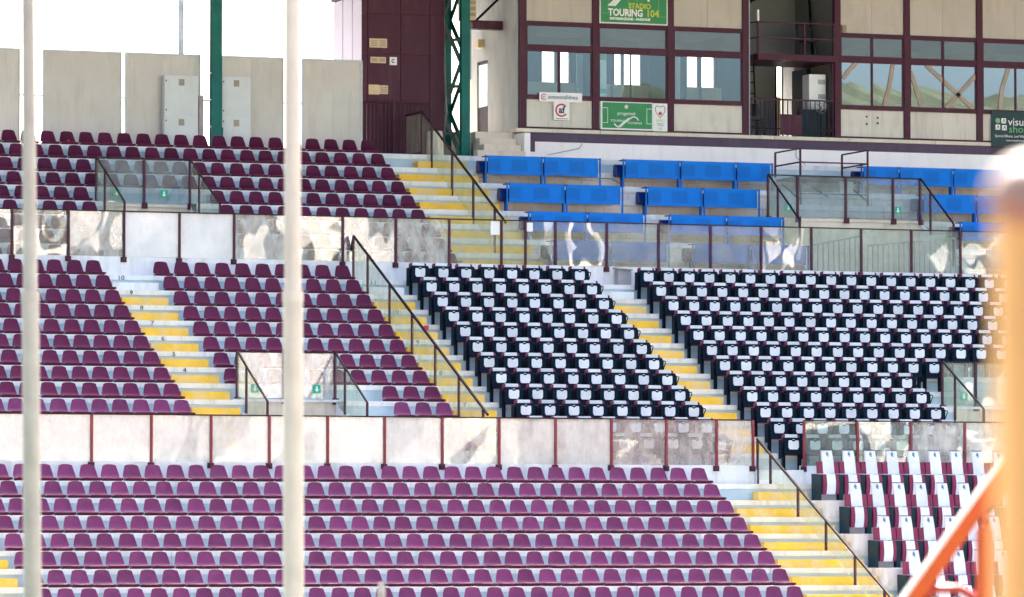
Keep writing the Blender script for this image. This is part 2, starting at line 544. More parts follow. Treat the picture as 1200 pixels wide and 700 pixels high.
# the aisle side and the press side have different risers: press side is bare blockwork below the nosing
for i in range(1, 10):
    z = u_tread(i); y = u_y(i) - EDGE
    back = y + UD + .06 if i > 1 else 24.5
    segs = [(-22, 5.25, 0), (5.25, 30, 1)]
    for (c0, c1, yl) in U_CUTS:
        if y < yl:
            segs = [q for a, b, k in segs for q in ((a, min(b, c0), k), (max(a, c1), b, k)) if q[1] - q[0] > .05]
    for a, b, k in segs:
        cut = [a]
        while b - cut[-1] > 5.5:
            cut.append(cut[-1] + random.uniform(3.2, 4.4))
        cut.append(b)
        for p, q in zip(cut, cut[1:]):
            jit = random.uniform(-.006, .006)
            s = box(p + .004, q - .004, y + jit, back, z - .13, z).build('terrace_step', 'concrete_step', upper)
            box(p + .004, q - .004, y + .022 + jit, back, z - UR_ - .02, z - .13).build('riser', 'blockwork' if k and i > 1 else 'riser_shade_blue', s)
for a, b, yy in ((-5.5, -3.05, 15.0), (12.46, 16.83, 14.2)):
    box(a - .1, b + .1, yy - .06, yy + .06, 11.6, 13.52).build('lintel_wall', 'concrete_warm', upper)
    box(a - .12, b + .12, yy - .1, yy + .1, 13.52, 13.59).build('lintel_coping', 'concrete_warm', upper)
    for s in (a - .1, b):
        mb = MB(); mb.hexa([(s, 11.3, 11.5), (s + .1, 11.3, 11.5), (s + .1, yy - .06, 11.5), (s, yy - .06, 11.5), (s, 11.3, 12.0), (s + .1, 11.3, 12.0), (s + .1, yy - .06, 13.5), (s, yy - .06, 13.5)])
        mb.build('stairwell_wall', 'concrete', upper)

# half-height aisle steps with yellow risers
def half_steps(root, rows, tread, yf, D, R, x0, x1, white=(), part={}):
    for i in rows:
        z = tread(i); y = yf(i) - EDGE
        a, b = part.get(i, (x0, x1))
        o = box(a, b, y - D / 2, y - .002, z - R - .01, z - R / 2).build('stair_step', 'concrete_step' if i in white else 'yellow_paint', root)
half_steps(lower, range(1, 12), l_tread, l_y, LD, LR, 4.84, 6.92, (), {1: (5.72, 6.92), 2: (4.84, 6.92)})
half_steps(lower, range(1, 12), l_tread, l_y, LD, LR, -14.3, -12.78)
half_steps(middle, range(1, 12), m_tread, m_y, MD, MR_, -6.66, -5.50, (1,))
half_steps(middle, range(1, 12), m_tread, m_y, MD, MR_, -.32, .74, (1,))
half_steps(middle, range(1, 12), m_tread, m_y, MD, MR_, 5.72, 6.79, (1,))
half_steps(upper, range(1, 9), u_tread, u_y, UD, UR_, 3.02, 5.20, (), {1: (3.82, 5.16)})
# painted row numbers on the nosings
for k, n in enumerate('10 9 8 7 6 5 4'.split()):
    r = 1 + k
    text_obj('row_number', n, .15, 'sign_ink', middle, -6.33 + .02 * k, m_y(r) - EDGE - .012, m_tread(r) - .115, align='CENTER', width=1.2)
for k, n in enumerate('11 10 9 8 7'.split()):
    r = 1 + 2 * k
    text_obj('row_number', n, .15, 'sign_ink', middle, 6.02, m_y(r) - EDGE - .012, m_tread(r) - .115, align='CENTER', width=1.2)
    text_obj('row_number', n, .15, 'sign_ink', middle, .08, m_y(r) - EDGE - .012, m_tread(r) - .115, align='CENTER', width=1.2)
# raised blocks that widen the steps for the padded seats
for k in range(4):
    i = 3 + 2 * k
    box(6.96, 22, l_y(i) - EDGE - .004, l_y(i) - EDGE + LD - .003, l_tread(i) + .002, l_tread(i - 1) - .002).build('raised_block', 'concrete', lower)

# ------------------------------------------------------------------ glass barriers
def barrier(name, label, xs, y, zb, zt, mats, post_mat, group, wall_face, double=()):
    root = thing(name, label, 'glass barrier', (xs[0], y, zb), group)
    for x in xs:
        p = box(x - .028, x + .028, y - .035, y + .012, zb - .03, zt - .02).build('post', post_mat, root)
        mb = box(x - .075, x + .075, wall_face - .022, wall_face - .002, zb - .14, zb - .012)
        mb.box(x - .045, x + .045, wall_face - .06, wall_face - .022, zb - .12, zb - .03)
        mb.build('base_plate', 'maroon_steel', p)
    for k, (a, b) in enumerate(zip(xs, xs[1:])):
        g = mats[k % len(mats)]
        tl = random.uniform(-.010, .010)
        mb = MB()
        c = [(a + .02, y + .02), (b - .02, y + .02 + tl)]
        mb.hexa([(c[0][0], c[0][1], zb), (c[1][0], c[1][1], zb), (c[1][0], c[1][1] + .01, zb), (c[0][0], c[0][1] + .01, zb),
                 (c[0][0], c[0][1] + tl, zt - .03), (c[1][0], c[1][1], zt - .03), (c[1][0], c[1][1] + .01, zt - .03), (c[0][0], c[0][1] + .01 + tl, zt - .03)])
        mb.build('glass_panel', g, root)
        box(a, b, y - .02, y + .045, zt - .028, zt).build('top_rail', 'dark_rail', root)
    return root
b2 = [-15.22, -13.85, -12.48, -11.11, -9.74, -8.37, -6.99, -5.63, -4.26, -2.91, -1.53, -.16, 1.21, 2.58, 3.94, 5.19, 6.10]
b2m = [G_MILK, G_MILK, G_MILK, G_MILK, G_MILK, G_MILK, G_MILK, G_MILK, G_MILK, G_MILK, G_PALE, G_MILK, G_MILK, G_TERR, G_TERR, G_TERR]
barrier('glass_barrier', 'long milky glass barrier with red posts above the lowest seat tier', b2, .41, 6.88, 7.94, b2m, 'red_steel', 'glass barriers between seat tiers', .44)
barrier('glass_barrier', 'short glass barrier behind the white and maroon padded seats', [7.39, 8.75, 10.12, 11.51, 12.9, 14.3], .41, 6.88, 7.94, [G_CLEAR, G_CLEAR, G_PALE, G_PALE, G_PALE], 'red_steel', 'glass barriers between seat tiers', .44)
b1 = [-11.6, -10.2, -8.80, -7.40, -6.01, -4.61, -3.22, -1.83, -.42, .96, 2.36, 3.74, 4.38, 5.18, 6.56, 7.96, 9.38, 10.77, 12.16, 13.55, 14.96, 16.35, 17.75, 19.1]
b1m = [G_PALE, G_WAVY, G_WAVY, G_PALE, G_WHITE, G_WHITE, G_PALE, G_WAVY, G_PALE, G_PALE, G_RAIL, G_RAIL, G_RAIL, G_WAVY, G_WAVY, G_WAVY, G_WAVY, G_WAVY, G_CLEAR, G_CLEAR, G_CLEAR, G_CLEAR, G_CLEAR]
barrier('glass_barrier', 'long wavy glass barrier with maroon posts above the middle seat tier', b1, 10.70, 12.02, 13.13, b1m, 'maroon_steel', 'glass barriers between seat tiers', .73 + 10.0)

# ------------------------------------------------------------------ sloping aisle handrails with glass infill
def handrail(label, x, pts, posts, zbase, ext=()):
    """pts: (y, z) line of the top rail from back to front; posts: y positions"""
    root = thing('aisle_handrail', label, 'handrail', (x, pts[0][0], zbase(pts[0][0])), 'sloping handrails along the aisles')
    def zr(y):
        for (ya, za), (yb, zb) in zip(pts, pts[1:]):
            if yb <= y <= ya:
                return za + (zb - za) * (ya - y) / (ya - yb)
        return pts[-1][1] if y < pts[-1][0] else pts[0][1]
    for (ya, za), (yb, zb) in zip(pts, pts[1:]):
        MB().bar((x, ya, za), (x, yb, zb), .045, .05).build('top_rail', 'dark_rail', root)
    for y in posts:
        box(x - .024, x + .024, y - .03, y + .03, zbase(y) + .002, zr(y) - .02).build('post', 'maroon_steel', root)
    ys = sorted(posts, reverse=True)
    for ya, yb in zip(ys, ys[1:]):
        za, zb = zr(ya) - .05, zr(yb) - .05
        la, lb = max(zbase(ya) + .1, za - .98), max(zbase(yb) + .1, zb - .98)
        mb = MB()
        mb.hexa([(x - .004, yb + .04, lb), (x + .004, yb + .04, lb), (x + .004, ya - .04, la), (x - .004, ya - .04, la),
                 (x - .004, yb + .04, zb), (x + .004, yb + .04, zb), (x + .004, ya - .04, za), (x - .004, ya - .04, za)])
        mb.build('glass_panel', G_RAIL, root)
    return root
def base_of(tread, yf, n, top):
    def fn(y):
        for i in range(1, n + 1):
            if y >= yf(i) - EDGE:
                return tread(i)
        return tread(n)
    return fn
handrail('maroon handrail with glass down the aisle beside the padded white seats', 6.2, [(.40, 7.50), (-7.2, 7.50 - 7.6 * LR / LD)],
         [.36, -.38, -1.94, -3.49, -5.05, -6.6], base_of(l_tread, l_y, 12, 0))
handrail('maroon handrail with glass between maroon seats and navy seats', -.21, [(10.69, 12.28), (10.50, 12.63), (1.0, 12.63 - 9.5 * MR_ / MD)],
         [10.5, 9.42, 7.80, 6.18, 4.55, 2.93, 1.31], base_of(m_tread, m_y, 12, 0))
handrail('maroon handrail with glass between upper maroon seats and blue desks', 4.2, [(19.15, 16.40), (17.9, 16.41), (11.6, 16.41 - 6.3 * UR_ / UD)],
         [19.12, 17.88, 17.12, 15.55, 13.97, 12.4], base_of(u_tread, u_y, 9, 0))

# ------------------------------------------------------------------ glazed stairwell enclosures
def exit_sign(root, x, y, z):
    o = box(x - .095, x + .095, y - .012, y - .004, z - .10, z + .10).build('exit_sign', 'exit_green', root, label='green square sign with white downward arrow')
    MB().prism([(x - .02, z + .065), (x + .02, z + .065), (x + .02, z - .01), (x + .055, z - .01), (x, z - .07), (x - .055, z - .01), (x - .02, z - .01)], y - .016, y - .0125).build('arrow', 'sign_white', o)
def enclosure(label, x0, x1, yr, yf, zb, zt, zf, mids, signs, gl, zmid_base):
    root = thing('stairwell_enclosure', label, 'stairwell enclosure', ((x0 + x1) / 2, yr, zb), 'glazed stairwell enclosures')
    xs = [x0] + mids + [x1]
    for x in xs:
        p = box(x - .03, x + .03, yr - .09, yr - .045, zb - .1, zt).build('post', 'maroon_steel', root)
        box(x - .075, x + .075, yr - .13, yr - .09, zb - .12, zb + .03).build('base_plate', 'maroon_steel', p)
    for a, b in zip(xs, xs[1:]):
        box(a + .02, b - .02, yr - .03, yr - .02, zb + .02, zt - .02).build('glass_panel', gl, root)
        box(a, b, yr - .06, yr - .02, zt - .02, zt + .012).build('top_rail', 'dark_rail', root)
    for x in (x0, x1):
        ya, yb = yr - .1, yf
        MB().bar((x, ya, zt), (x, yb, zf), .035, .04).build('side_rail', 'dark_rail', root)
        lo = lambda y: zb - .02 + (zmid_base - zb) * (ya - y) / (ya - yb)
        mb = MB()
        mb.hexa([(x - .004, yb, lo(yb)), (x + .004, yb, lo(yb)), (x + .004, ya, lo(ya)), (x - .004, ya, lo(ya)), (x - .004, yb, zf - .03), (x + .004, yb, zf - .03), (x + .004, ya, zt - .03), (x - .004, ya, zt - .03)])
        mb.build('side_glass', G_RAIL, root)
        for t in (.3, 1.0):
            y = ya + (yb - ya) * t
            box(x - .022, x + .022, y - .03, y + .03, lo(y), zt + (zf - zt) * t).build('side_post', 'maroon_steel', root)
    for x, z in signs:
        exit_sign(root, x, yr - .03, z)
    return root
enclosure('glass stairwell enclosure among the upper maroon seats', -5.5, -3.05, 15.0, 12.4, 13.60, 14.74, 13.47, [-4.25], [(-3.72, 13.86), (-4.95, 13.86)], G_BLUE, 12.2)
enclosure('wide glass stairwell enclosure below the press box among blue desks', 12.46, 16.83, 14.2, 12.1, 13.60, 14.71, 13.40, [13.3, 14.68, 16.04], [(16.2, 13.86), (13.05, 13.86)], G_BLUE, 12.3)
enclosure('glass stairwell enclosure in the middle tier of maroon seats', -5.24, -2.86, 4.1, 1.75, 8.41, 9.49, 8.28, [-4.1], [(-3.30, 8.65), (-4.8, 8.65)], G_GHOST, 7.25)
enclosure('glass stairwell enclosure at the right end of the navy seats', 12.66, 16.4, 4.1, 1.75, 8.41, 9.48, 8.28, [13.55, 15.0], [(13.25, 8.65)], G_CLEAR, 7.25)

# ------------------------------------------------------------------ maroon shell seats
US = (-1, -.72, -.25, .25, .72, 1)
def seat_parts(m, e):
    prof = [(-.15, .078, .200), (-.105, .094, .208), (-.075, .135, .206), (-.052, .19, .195), (-.03, .25, .180), (-.012, .31, .163), (-.003, .345, .152), (.002, .362, .138), (.004, .37, .105)]
    back = MB().sheet([[(w * u, y - .028 * abs(u) ** 3, z - .012 * abs(u) ** 4) for u in US] for y, z, w in prof], .012, (0, 1, .1))
    prof = [(-.12, .074, .204), (-.16, .070, .212), (-.27, .070, .218), (-.355, .080, .222), (-.395, .078, .222), (-.415, .062, .222), (-.418, .024, .220)]
    pan = MB().sheet([[(w * u, y, z - .022 * abs(u) ** 4 * (1 if y > -.40 else 0)) for u in US] for y, z, w in prof], .012, (0, .6, -.8))
    brk = MB().box(-.185, .185, -.405, -.10, .001, .045)  # bracket widened so its dark front paints the shadow below the lip
    return [('backrest', back.mesh('backrest', m, smooth=True), []), ('seat_pan', pan.mesh('seat_pan', e, smooth=True), [('bracket', brk.mesh('bracket', 'under_seat_shadow'))])]
SEAT = seat_parts('maroon_seat', 'seat_pan_shaded')
GRP = 'maroon plastic seats of the stand'
mass = []
count = 0
for i in range(1, 10):
    for k in range(-4, 31):
        if count >= 300: break
        loc = (-10.46 + .5 * k + random.uniform(-.008, .008), l_y(i) + random.uniform(-.01, .01), l_tread(i) + .001)
        lab = 'maroon plastic seat in %s row below lower glass barrier, %s seat from the handrail aisle' % (nth(i), nth(31 - k))
        if i == 9:
            mass.append(loc); continue
        place(SEAT, 'stadium_seat', loc, lab, 'seat', GRP, random.uniform(-.035, .035)); count += 1
# middle tier: the nearest row as individuals, the rest as mass
def mid_cols(r):
    L = [('left', -6.905 - .484 * k, k) for k in range(0, 13)]
    Rr = []
    for k in range(10):
        x = -5.208 + .513 * k
        if r >= 9 and k < 7: continue
        Rr.append(('right', x, 9 - k))
    return L + Rr
for r in (10, 9, 8, 7, 6, 5, 4, 3, 2, 1, 11, 12):
    for side, x, k in mid_cols(r):
        loc = (x + random.uniform(-.008, .008), m_y(r) + random.uniform(-.01, .01), m_tread(r) + .001)
        if r == 10 and count < 300 and x > -11.7:
            if side == 'left':
                lab = 'maroon plastic seat just above the lower glass barrier, %s left of the yellow-stepped aisle' % nth(k + 1)
            else:
                lab = 'maroon plastic seat just above lower glass barrier, %s from the handrail by navy seats' % nth(k + 1)
            place(SEAT, 'stadium_seat', loc, lab, 'seat', GRP, random.uniform(-.035, .035)); count += 1
        else:
            mass.append(loc)
for i in range(1, 10):
    for k in range(0, 25):
        x = 2.698 - .509 * k
        if u_y(i) < 15.0 and -5.75 < x < -2.8: continue
        mass.append((x + random.uniform(-.008, .008), u_y(i) + random.uniform(-.01, .01), u_tread(i) + .001))
mb = MB()
base = [(me, [tuple(v.co) for v in me.vertices], [tuple(p.vertices) for p in me.polygons]) for me in (SEAT[0][1], SEAT[1][1], SEAT[1][2][0][1])]
for x, y, z in mass:
    rz = random.uniform(-.035, .035); c, s = math.cos(rz), math.sin(rz)
    n0 = len(mb.v)
    for me, vv, ff in base:
        n = len(mb.v)
        mb.v += [(x + a * c - b * s, y + a * s + b * c, z + d) for a, b, d in vv]
        mb.f += [tuple(n + q for q in f) for f in ff]
me = mb.mesh('seat_mass', 'maroon_seat_mass', (0, 0, 0), True, False)
me.materials.append(M['seat_pan_shaded'])
nb, npn, nk = (len(q[2]) for q in base)
me.materials.append(M['under_seat_shadow'])
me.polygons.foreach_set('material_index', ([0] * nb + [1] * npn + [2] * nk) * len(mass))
o = bpy.data.objects.new('stadium_seats', me); COL.objects.link(o)
tag(o, 'maroon plastic seats filling the middle and upper tiers', 'seats', GRP, 'stuff')

# ------------------------------------------------------------------ navy tip-up seats
def rbox(x0, x1, y0, y1, z0, z1, r):     # box with corners rounded in XZ
    P = []
    for cx, cz, a0 in ((x1 - r, z1 - r, 0), (x0 + r, z1 - r, 90), (x0 + r, z0 + r, 180), (x1 - r, z0 + r, 270)):
        for t in (0, 45, 90):
            a = math.radians(a0 + t); P.append((cx + r * math.cos(a), cz + r * math.sin(a)))
    return MB().prism(P, y0, y1)
def navy_parts():
    back = rbox(-.215, .215, -.01, .075, .34, .825, .045).mesh('backrest', 'maroon_leather')
    cover = rbox(-.155, .155, -.020, .085, .735, .834, .02).mesh('head_cover', 'white_fabric')
    mb = rbox(-.225, .225, -.15, -.03, .36, .752, .04)
    pan = mb.mesh('seat_pan', 'navy_pad')
    # white seat cover with a bite out of its top edge
    x, zt, zb = .128, .688, .478
    P = [(x, zt - .03), (x - .012, zt), (.05, zt), (.03, zt - .022), (0, zt - .03), (-.03, zt - .022), (-.05, zt), (-x + .012, zt), (-x, zt - .03), (-x, zb + .05), (-x + .03, zb), (x - .03, zb), (x, zb + .05)]
    pad = MB().prism(P, -.166, -.15).mesh('seat_cover', 'white_fabric')
    em = MB().prism([(.03, .713), (-.03, .713), (-.02, .70), (.02, .70)], -.158, -.15).mesh('emblem', 'white_fabric')
    arms = []
    for s in (-1, 1):
        a = MB().tube([(s * .262, .02, .42), (s * .262, .0, .66), (s * .262, -.22, .67), (s * .262, -.24, .64), (s * .262, -.06, .43)], .013, 6)
        arms.append(('armrest', a.mesh('armrest', 'black_steel'), []))
        arms.append(('side_shell', MB().box(min(s * .240, s * .274), max(s * .240, s * .274), -.09, .085, .26, .70).mesh('side_shell', 'navy_pad'), []))
    legs = []
    for s in (-1, 1):
        a = MB().box(s * .2 - .025, s * .2 + .025, -.09, .03, .0, .40).box(s * .2 - .04, s * .2 + .04, -.16, .06, .0, .02)
        legs.append(('leg', a.mesh('leg', 'black_steel'), []))
    return [('backrest', back, [('head_cover', cover)]), ('seat_pan', pan, [('seat_cover', pad), ('emblem', em)])] + arms + legs
NAVY = navy_parts()
GN = 'navy tip-up seats with white covers'
for r in range(1, 13):
    zf = (m_tread(r + 1) if r < 12 else 6.779) + .001
    y = m_y(r) - .57
    for k in range(8):
        place(NAVY, 'tip_up_seat', (1.19 + .60 * k, y + random.uniform(-.01, .01), zf),
              'navy tip-up seat with white covers, %s row of narrow block, %s from left' % (nth(r), nth(k + 1)), 'seat', GN, random.uniform(-.02, .02))
    for k in range(19):
        x = 7.22 + .553 * k
        if r == 7 and k > 10 or r >= 8 and k > 8: continue
        if r >= 8 and k > 8: continue
        place(NAVY, 'tip_up_seat', (x, y + random.uniform(-.01, .01), zf),
              'navy tip-up seat with white covers, %s row of wide block, %s from left' % (nth(r), nth(k + 1)), 'seat', GN, random.uniform(-.02, .02))

# ------------------------------------------------------------------ padded white and maroon seats
def vip_parts():
    def strip(w0, w1, y0, y1, z0, z1, th):
        return MB().hexa([(-w0, y0, z0), (w0, y0, z0), (w0, y0 + th, z0), (-w0, y0 + th, z0), (-w1, y1, z1), (w1, y1, z1), (w1, y1 + th, z1), (-w1, y1 + th, z1)])
    back = strip(.266, .250, -.10, -.045, .62, .895, .09).mesh('backrest', 'maroon_leather')
    seam = strip(.006, .006, -.118, -.06, .63, .89, .02).mesh('seam', 'dark_interior')
    head = strip(.125, .115, -.02, .03, .89, 1.13, .05).mesh('headrest', 'teal_shell')
    cv = MB()
    cv.hexa([(-.142, -.112, .615), (.142, -.112, .615), (.142, -.09, .615), (-.142, -.09, .615), (-.138, -.056, .9), (.138, -.056, .9), (.138, -.03, .9), (-.138, -.03, .9)])
    cv.hexa([(-.138, -.0555, .901), (.138, -.0555, .901), (.138, .03, .901), (-.138, .03, .901), (-.122, .004, 1.15), (.122, .004, 1.15), (.122, .086, 1.16), (-.122, .086, 1.16)])
    cover = cv.mesh('back_cover', 'white_fabric')
    e = MB()
    e.box(-.022, .02, -.012, .012, 1.085, 1.118).box(-.032, .03, -.022, .0, 1.035, 1.084).box(-.015, .036, -.028, -.004, 1.012, 1.034)
    em = e.mesh('emblem', 'blue_emblem')
    def arc(w, off, z0, z1, bul, th):
        rows = []
        for t in range(6):
            f = t / 5
            rows.append([(w * u, -.20 - bul * math.sin(math.pi * f) - off, z0 + (z1 - z0) * f) for u in (-1, -.3, .3, 1)])
        return MB().sheet(rows, th, (0, 1, 0))
    pan = arc(.196, 0, .145, .60, .05, .12).mesh('seat_pan', 'maroon_leather', smooth=True)
    pc = arc(.108, .012, .142, .604, .05, .02).mesh('seat_cover', 'white_fabric', smooth=True)
    parts = [('backrest', back, [('back_cover', cover), ('emblem', em)]), ('headrest', head, [('shadow_line', MB().box(-.12, .12, .0, .09, 1.158, 1.170).mesh('shadow_line', 'teal_shell'))]), ('seat_pan', pan, [('seat_cover', pc)])]  # dark strip on top of the headrest paints a shadow line
    for s in (-1, 1):
        x = s * .2445
        a = MB().hexa([(x - .025, -.17, .0), (x + .025, -.17, .0), (x + .025, .26, .0), (x - .025, .26, .0), (x - .025, -.20, .60), (x + .025, -.20, .60), (x + .025, .28, .62), (x - .025, .28, .62)])
        parts.append(('side_panel', a.mesh('side_panel', 'teal_shell'), []))
    parts.append(('base', MB().box(-.19, .19, -.10, .0, .0, .15).mesh('base', 'grey_box'), []))
    return parts
VIP = vip_parts()
for k in range(5):
    for j in range(9):
        place(VIP, 'padded_seat', (7.43 + .545 * j, -.80 - 2 * LD * k, l_tread(2 + 2 * k) + .001),
              'white and maroon padded seat, %s row below short barrier, %s from the aisle' % (nth(k + 1), nth(j + 1)), 'padded seat', 'white and maroon padded seats')

# ------------------------------------------------------------------ blue perforated press desks
def desk(label, x0, widths, row):
    z = u_tread(row); y = u_y(row) - EDGE + .10
    root = thing('press_desk', label, 'press desk', (x0, y, z), 'blue perforated press desks')
    x = x0
    xs = [x0]
    for w in widths:
        o = bpy.data.objects.new('front_panel', box(.06, w - .06, -.012, .012, .24, .73).mesh('front_panel', 'blue_sheet'))
        COL.objects.link(o); o.parent = root; o.location = (x - x0, 0, 0)
        x += w; xs.append(x)
    for k, q in enumerate(xs):
        for d in ((-.04, .04) if 0 < k < len(xs) - 1 else (0,)):
            box(q + d - .017, q + d + .017, y - .03, y + .02, z + .001, z + .735).build('leg', 'blue_sheet', root)
    box(x0, x, y + .03, y + .33, z + .70, z + .725).build('desk_top', 'blue_dark', root)
    prof = [(.30, .34), (.33, .50), (.40, .60), (.52, .63), (.60, .58), (.62, .44), (.58, .32), (.45, .28)]
    mb = MB(); n = len(prof)
    for xx in (x0 - .05, x - .2):
        mb.v += [(xx, y + a, z + b) for a, b in prof]
    mb.f += [tuple(range(n)), tuple(reversed(range(n, 2 * n)))] + [(i, (i + 1) % n, n + (i + 1) % n, n + i) for i in range(n)]
    mb.build('seat', 'blue_dark', root, True)
    for q in xs[:-1]:
        box(q + .1, q + .15, y + .44, y + .49, z + .001, z + .3).build('seat_leg', 'blue_dark', root)
    return root
rows_txt = {3: 'top row', 5: 'second row', 7: 'third row', 9: 'lowest row behind the glass barrier'}
for r in (3, 5, 7, 9):
    desk('blue perforated press desk, %s, beside the upper handrail' % rows_txt[r], 5.30, [1.6, 1.59], r)
    desk('blue perforated press desk, %s, middle group under the press box' % rows_txt[r], 9.15, [1.61, 1.6, 1.04] if r == 3 else [1.6, 1.59], r)
    desk('blue perforated press desk, %s, right of the wide stairwell enclosure' % rows_txt[r], {3: 16.0, 5: 17.02, 7: 17.4, 9: 17.4}[r], [1.1, 1.6, 1.6] if r == 3 else [1.6, 1.6], r)

# ------------------------------------------------------------------ maroon tube platform
pl = thing('tube_platform', 'maroon steel tube platform standing behind the wide stairwell enclosure', 'platform', (14.8, 15.2, 14.02))
fy, ry, x0, x1, zd, zt = 15.2, 16.85, 13.85, 15.80, 14.79, 15.51
for x in (x0, x1):
    for y in (fy, ry):
        zb = 14.02 if y == fy else u_tread(2)
        box(x - .022, x + .022, y - .022, y + .022, zb + .001, zt).build('post', 'maroon_steel', pl)
    for z in (zt, 15.15):
        MB().bar((x, fy, z), (x, ry, z), .035).build('side_rail', 'dark_rail', pl)
    MB().bar((x, fy, 14.15), (x, ry - .5, 14.62), .03).build('brace_or_reflection', 'dark_rail', pl)
MB().bar((x0, fy, 15.15), (x1, fy, 15.15), .035).build('front_rail', 'maroon_steel', pl)
MB().bar((x0, fy, 14.32), (x1, fy, 14.32), .03).build('front_rail', 'maroon_steel', pl)
box(x0 - .03, x1 + .03, fy - .04, ry, zd - .06, zd).build('deck', 'maroon_steel', pl)
MB().bar((x0 + .03, fy + .3, 14.75), (x0 + .85, fy + .1, 14.25), .03).build('brace_or_reflection', 'dark_rail', pl)
o = box(15.35, 15.75, 16.0, 16.08, 14.30, 14.78).build('notice_board', 'sign_white')
tag(o, 'small white board hanging under the maroon tube platform', 'board')

# ------------------------------------------------------------------ back wall of sheet panels
bw = thing('back_wall', 'cream ribbed sheet wall with gaps behind the upper maroon seats', 'wall', (-2, 19.2, 15.25))
for a, b in ((-12.0, -8.6), (-8.45, -6.36), (-5.68, -3.64), (-3.48, -1.50), (-.93, .78), (1.35, 2.96)):
    n = max(2, round((b - a) / 1.0)); w = (b - a) / n
    for k in range(n):
        box(a + k * w + .004, a + (k + 1) * w - .004, 19.2, 19.24, 15.26, 17.79).build('sheet_panel', 'cream_wall_sheet', bw)
    f = box(a - .03, b + .03, 19.18, 19.26, 17.79, 17.84)
    f.build('top_channel', 'zinc', bw)
    for x in (a - .02, b + .02):
        box(x - .018, x + .018, 19.18, 19.26, 15.25, 17.789).build('edge_channel', 'zinc', bw)
for a, b in ((-6.34, -5.72), (-3.62, -3.50), (-1.48, -.97), (.82, 1.31)):
    box(a, b, 19.215, 19.235, 16.62, 16.66).build('tie_bar', 'zinc', bw)
o = box(-1.56, -1.44, 19.0, 19.1, 15.25, 16.75).build('standpipe', 'pole_cream'); tag(o, 'short tan pipe in the wall gap beside the slim green column', 'pipe')

def cabinet(label, x0, x1, y0, z0, z1, zs):
    r = thing('electrical_cabinet', label, 'cabinet', ((x0 + x1) / 2, y0, z0), 'white electrical cabinets on the upper walkway')
    box(x0, x1, y0, y0 + .2, z0, z1).build('body', 'cabinet_grey', r)
    for a, b in zip(zs, zs[1:]):
        d = box(x0 + .02, x1 - .02, y0 - .015, y0 - .001, a + .012, b - .012).build('door', 'cabinet_grey', r)
        cx = (x0 + x1) / 2
        box(cx - .07, cx + .08, y0 - .022, y0 - .0155, b - .26, b - .09).build('vent', 'tan_beam', d)
        for zz in (a + .12, b - .16):
            box(x0 + .035, x0 + .06, y0 - .03, y0 - .0155, zz, zz + .04).build('hinge', 'black_steel', d)
    return r
cabinet('white two-door electrical cabinet left of the slim green column', -2.54, -1.62, 18.9, 15.26, 17.24, [15.26, 16.20, 17.24])
cabinet('white two-door electrical cabinet right of the slim green column', -.98, -.19, 18.9, 15.26, 17.26, [15.26, 16.22, 17.26])

# ------------------------------------------------------------------ green steel columns
gc = thing('steel_column', 'slim green steel column in front of the cream back wall', 'column', (-1.17, 18.75, 15.25), 'green roof columns')
mb = box(-1.31, -1.03, 18.7, 18.72, 15.25, 22).box(-1.31, -1.03, 18.88, 18.9, 15.25, 22).box(-1.18, -1.16, 18.72, 18.88, 15.25, 22)
mb.build('shaft', 'green_steel', gc)
box(-1.33, -1.01, 18.66, 18.69, 15.27, 15.9).build('base_plate', 'green_steel', gc)
for z in (15.9, 16.6, 17.3):
    box(-1.34, -1.31, 18.72, 18.8, z, z + .04).build('bolt', 'zinc', gc)
gl = thing('lattice_column', 'big green lattice steel column beside the press box stairs', 'column', (5.75, 19.3, 15.25), 'green roof columns')
for y in (18.85, 20.3):
    mb = box(5.66, 5.90, y - .01, y + .01, 15.25, 22).box(5.66, 5.90, y + .14, y + .16, 15.25, 22).box(5.77, 5.79, y + .01, y + .14, 15.25, 22)
    mb.build('chord', 'green_steel', gl)
    box(5.50, 6.06, y - .06, y + .22, 15.251, 15.29).build('base_plate', 'green_steel', gl)
    for s in (5.56, 5.98):
        mb = MB().prism([(s - .03, 15.29), (s + .03, 15.29), (s + .01, 15.72), (s - .01, 15.72)], y + .05, y + .07)
        mb.build('gusset', 'green_steel', gl)
z = 15.35
k = 0
while z < 21.6:
    for xx in (5.68, 5.88):
        a, b = (18.95, 20.35) if k % 2 == 0 else (20.35, 18.95)
        MB().bar((xx, a, z), (xx, b, z + 1.25), .03, .17).build('lattice_bar', 'green_steel', gl)
    MB().bar((5.68, 18.95, z + .62 * (1 if k % 2 else 1)), (5.68, 20.35, z + .70), .05, .08).build('lattice_strut', 'green_steel', gl)
    z += 1.25; k += 1
MB().tube([(5.6, 20.2, 15.3), (5.62, 19.9, 16.6), (5.6, 20.0, 18.0), (5.6, 20.1, 21)], .022, 6).build('cable', 'zinc', gl)

# roof over the upper part of the stand
rf = thing('stand_roof', 'flat sheet roof carried by the green columns above the stand', 'roof', (4, 14, 22))
mb = MB().hexa([(-70, 9.0, 22.9), (75, 9.0, 22.9), (75, 26, 22.0), (-70, 26, 22.0), (-70, 9.0, 23.02), (75, 9.0, 23.02), (75, 26, 22.12), (-70, 26, 22.12)])
mb.build('roof_sheet', 'roof_sheet', rf)
for x in range(-62, 70, 7):
    MB().bar((x - .2, 9.1, 22.6), (x - .2, 25.9, 21.75), .25, .45).build('roof_beam', 'green_steel', rf)

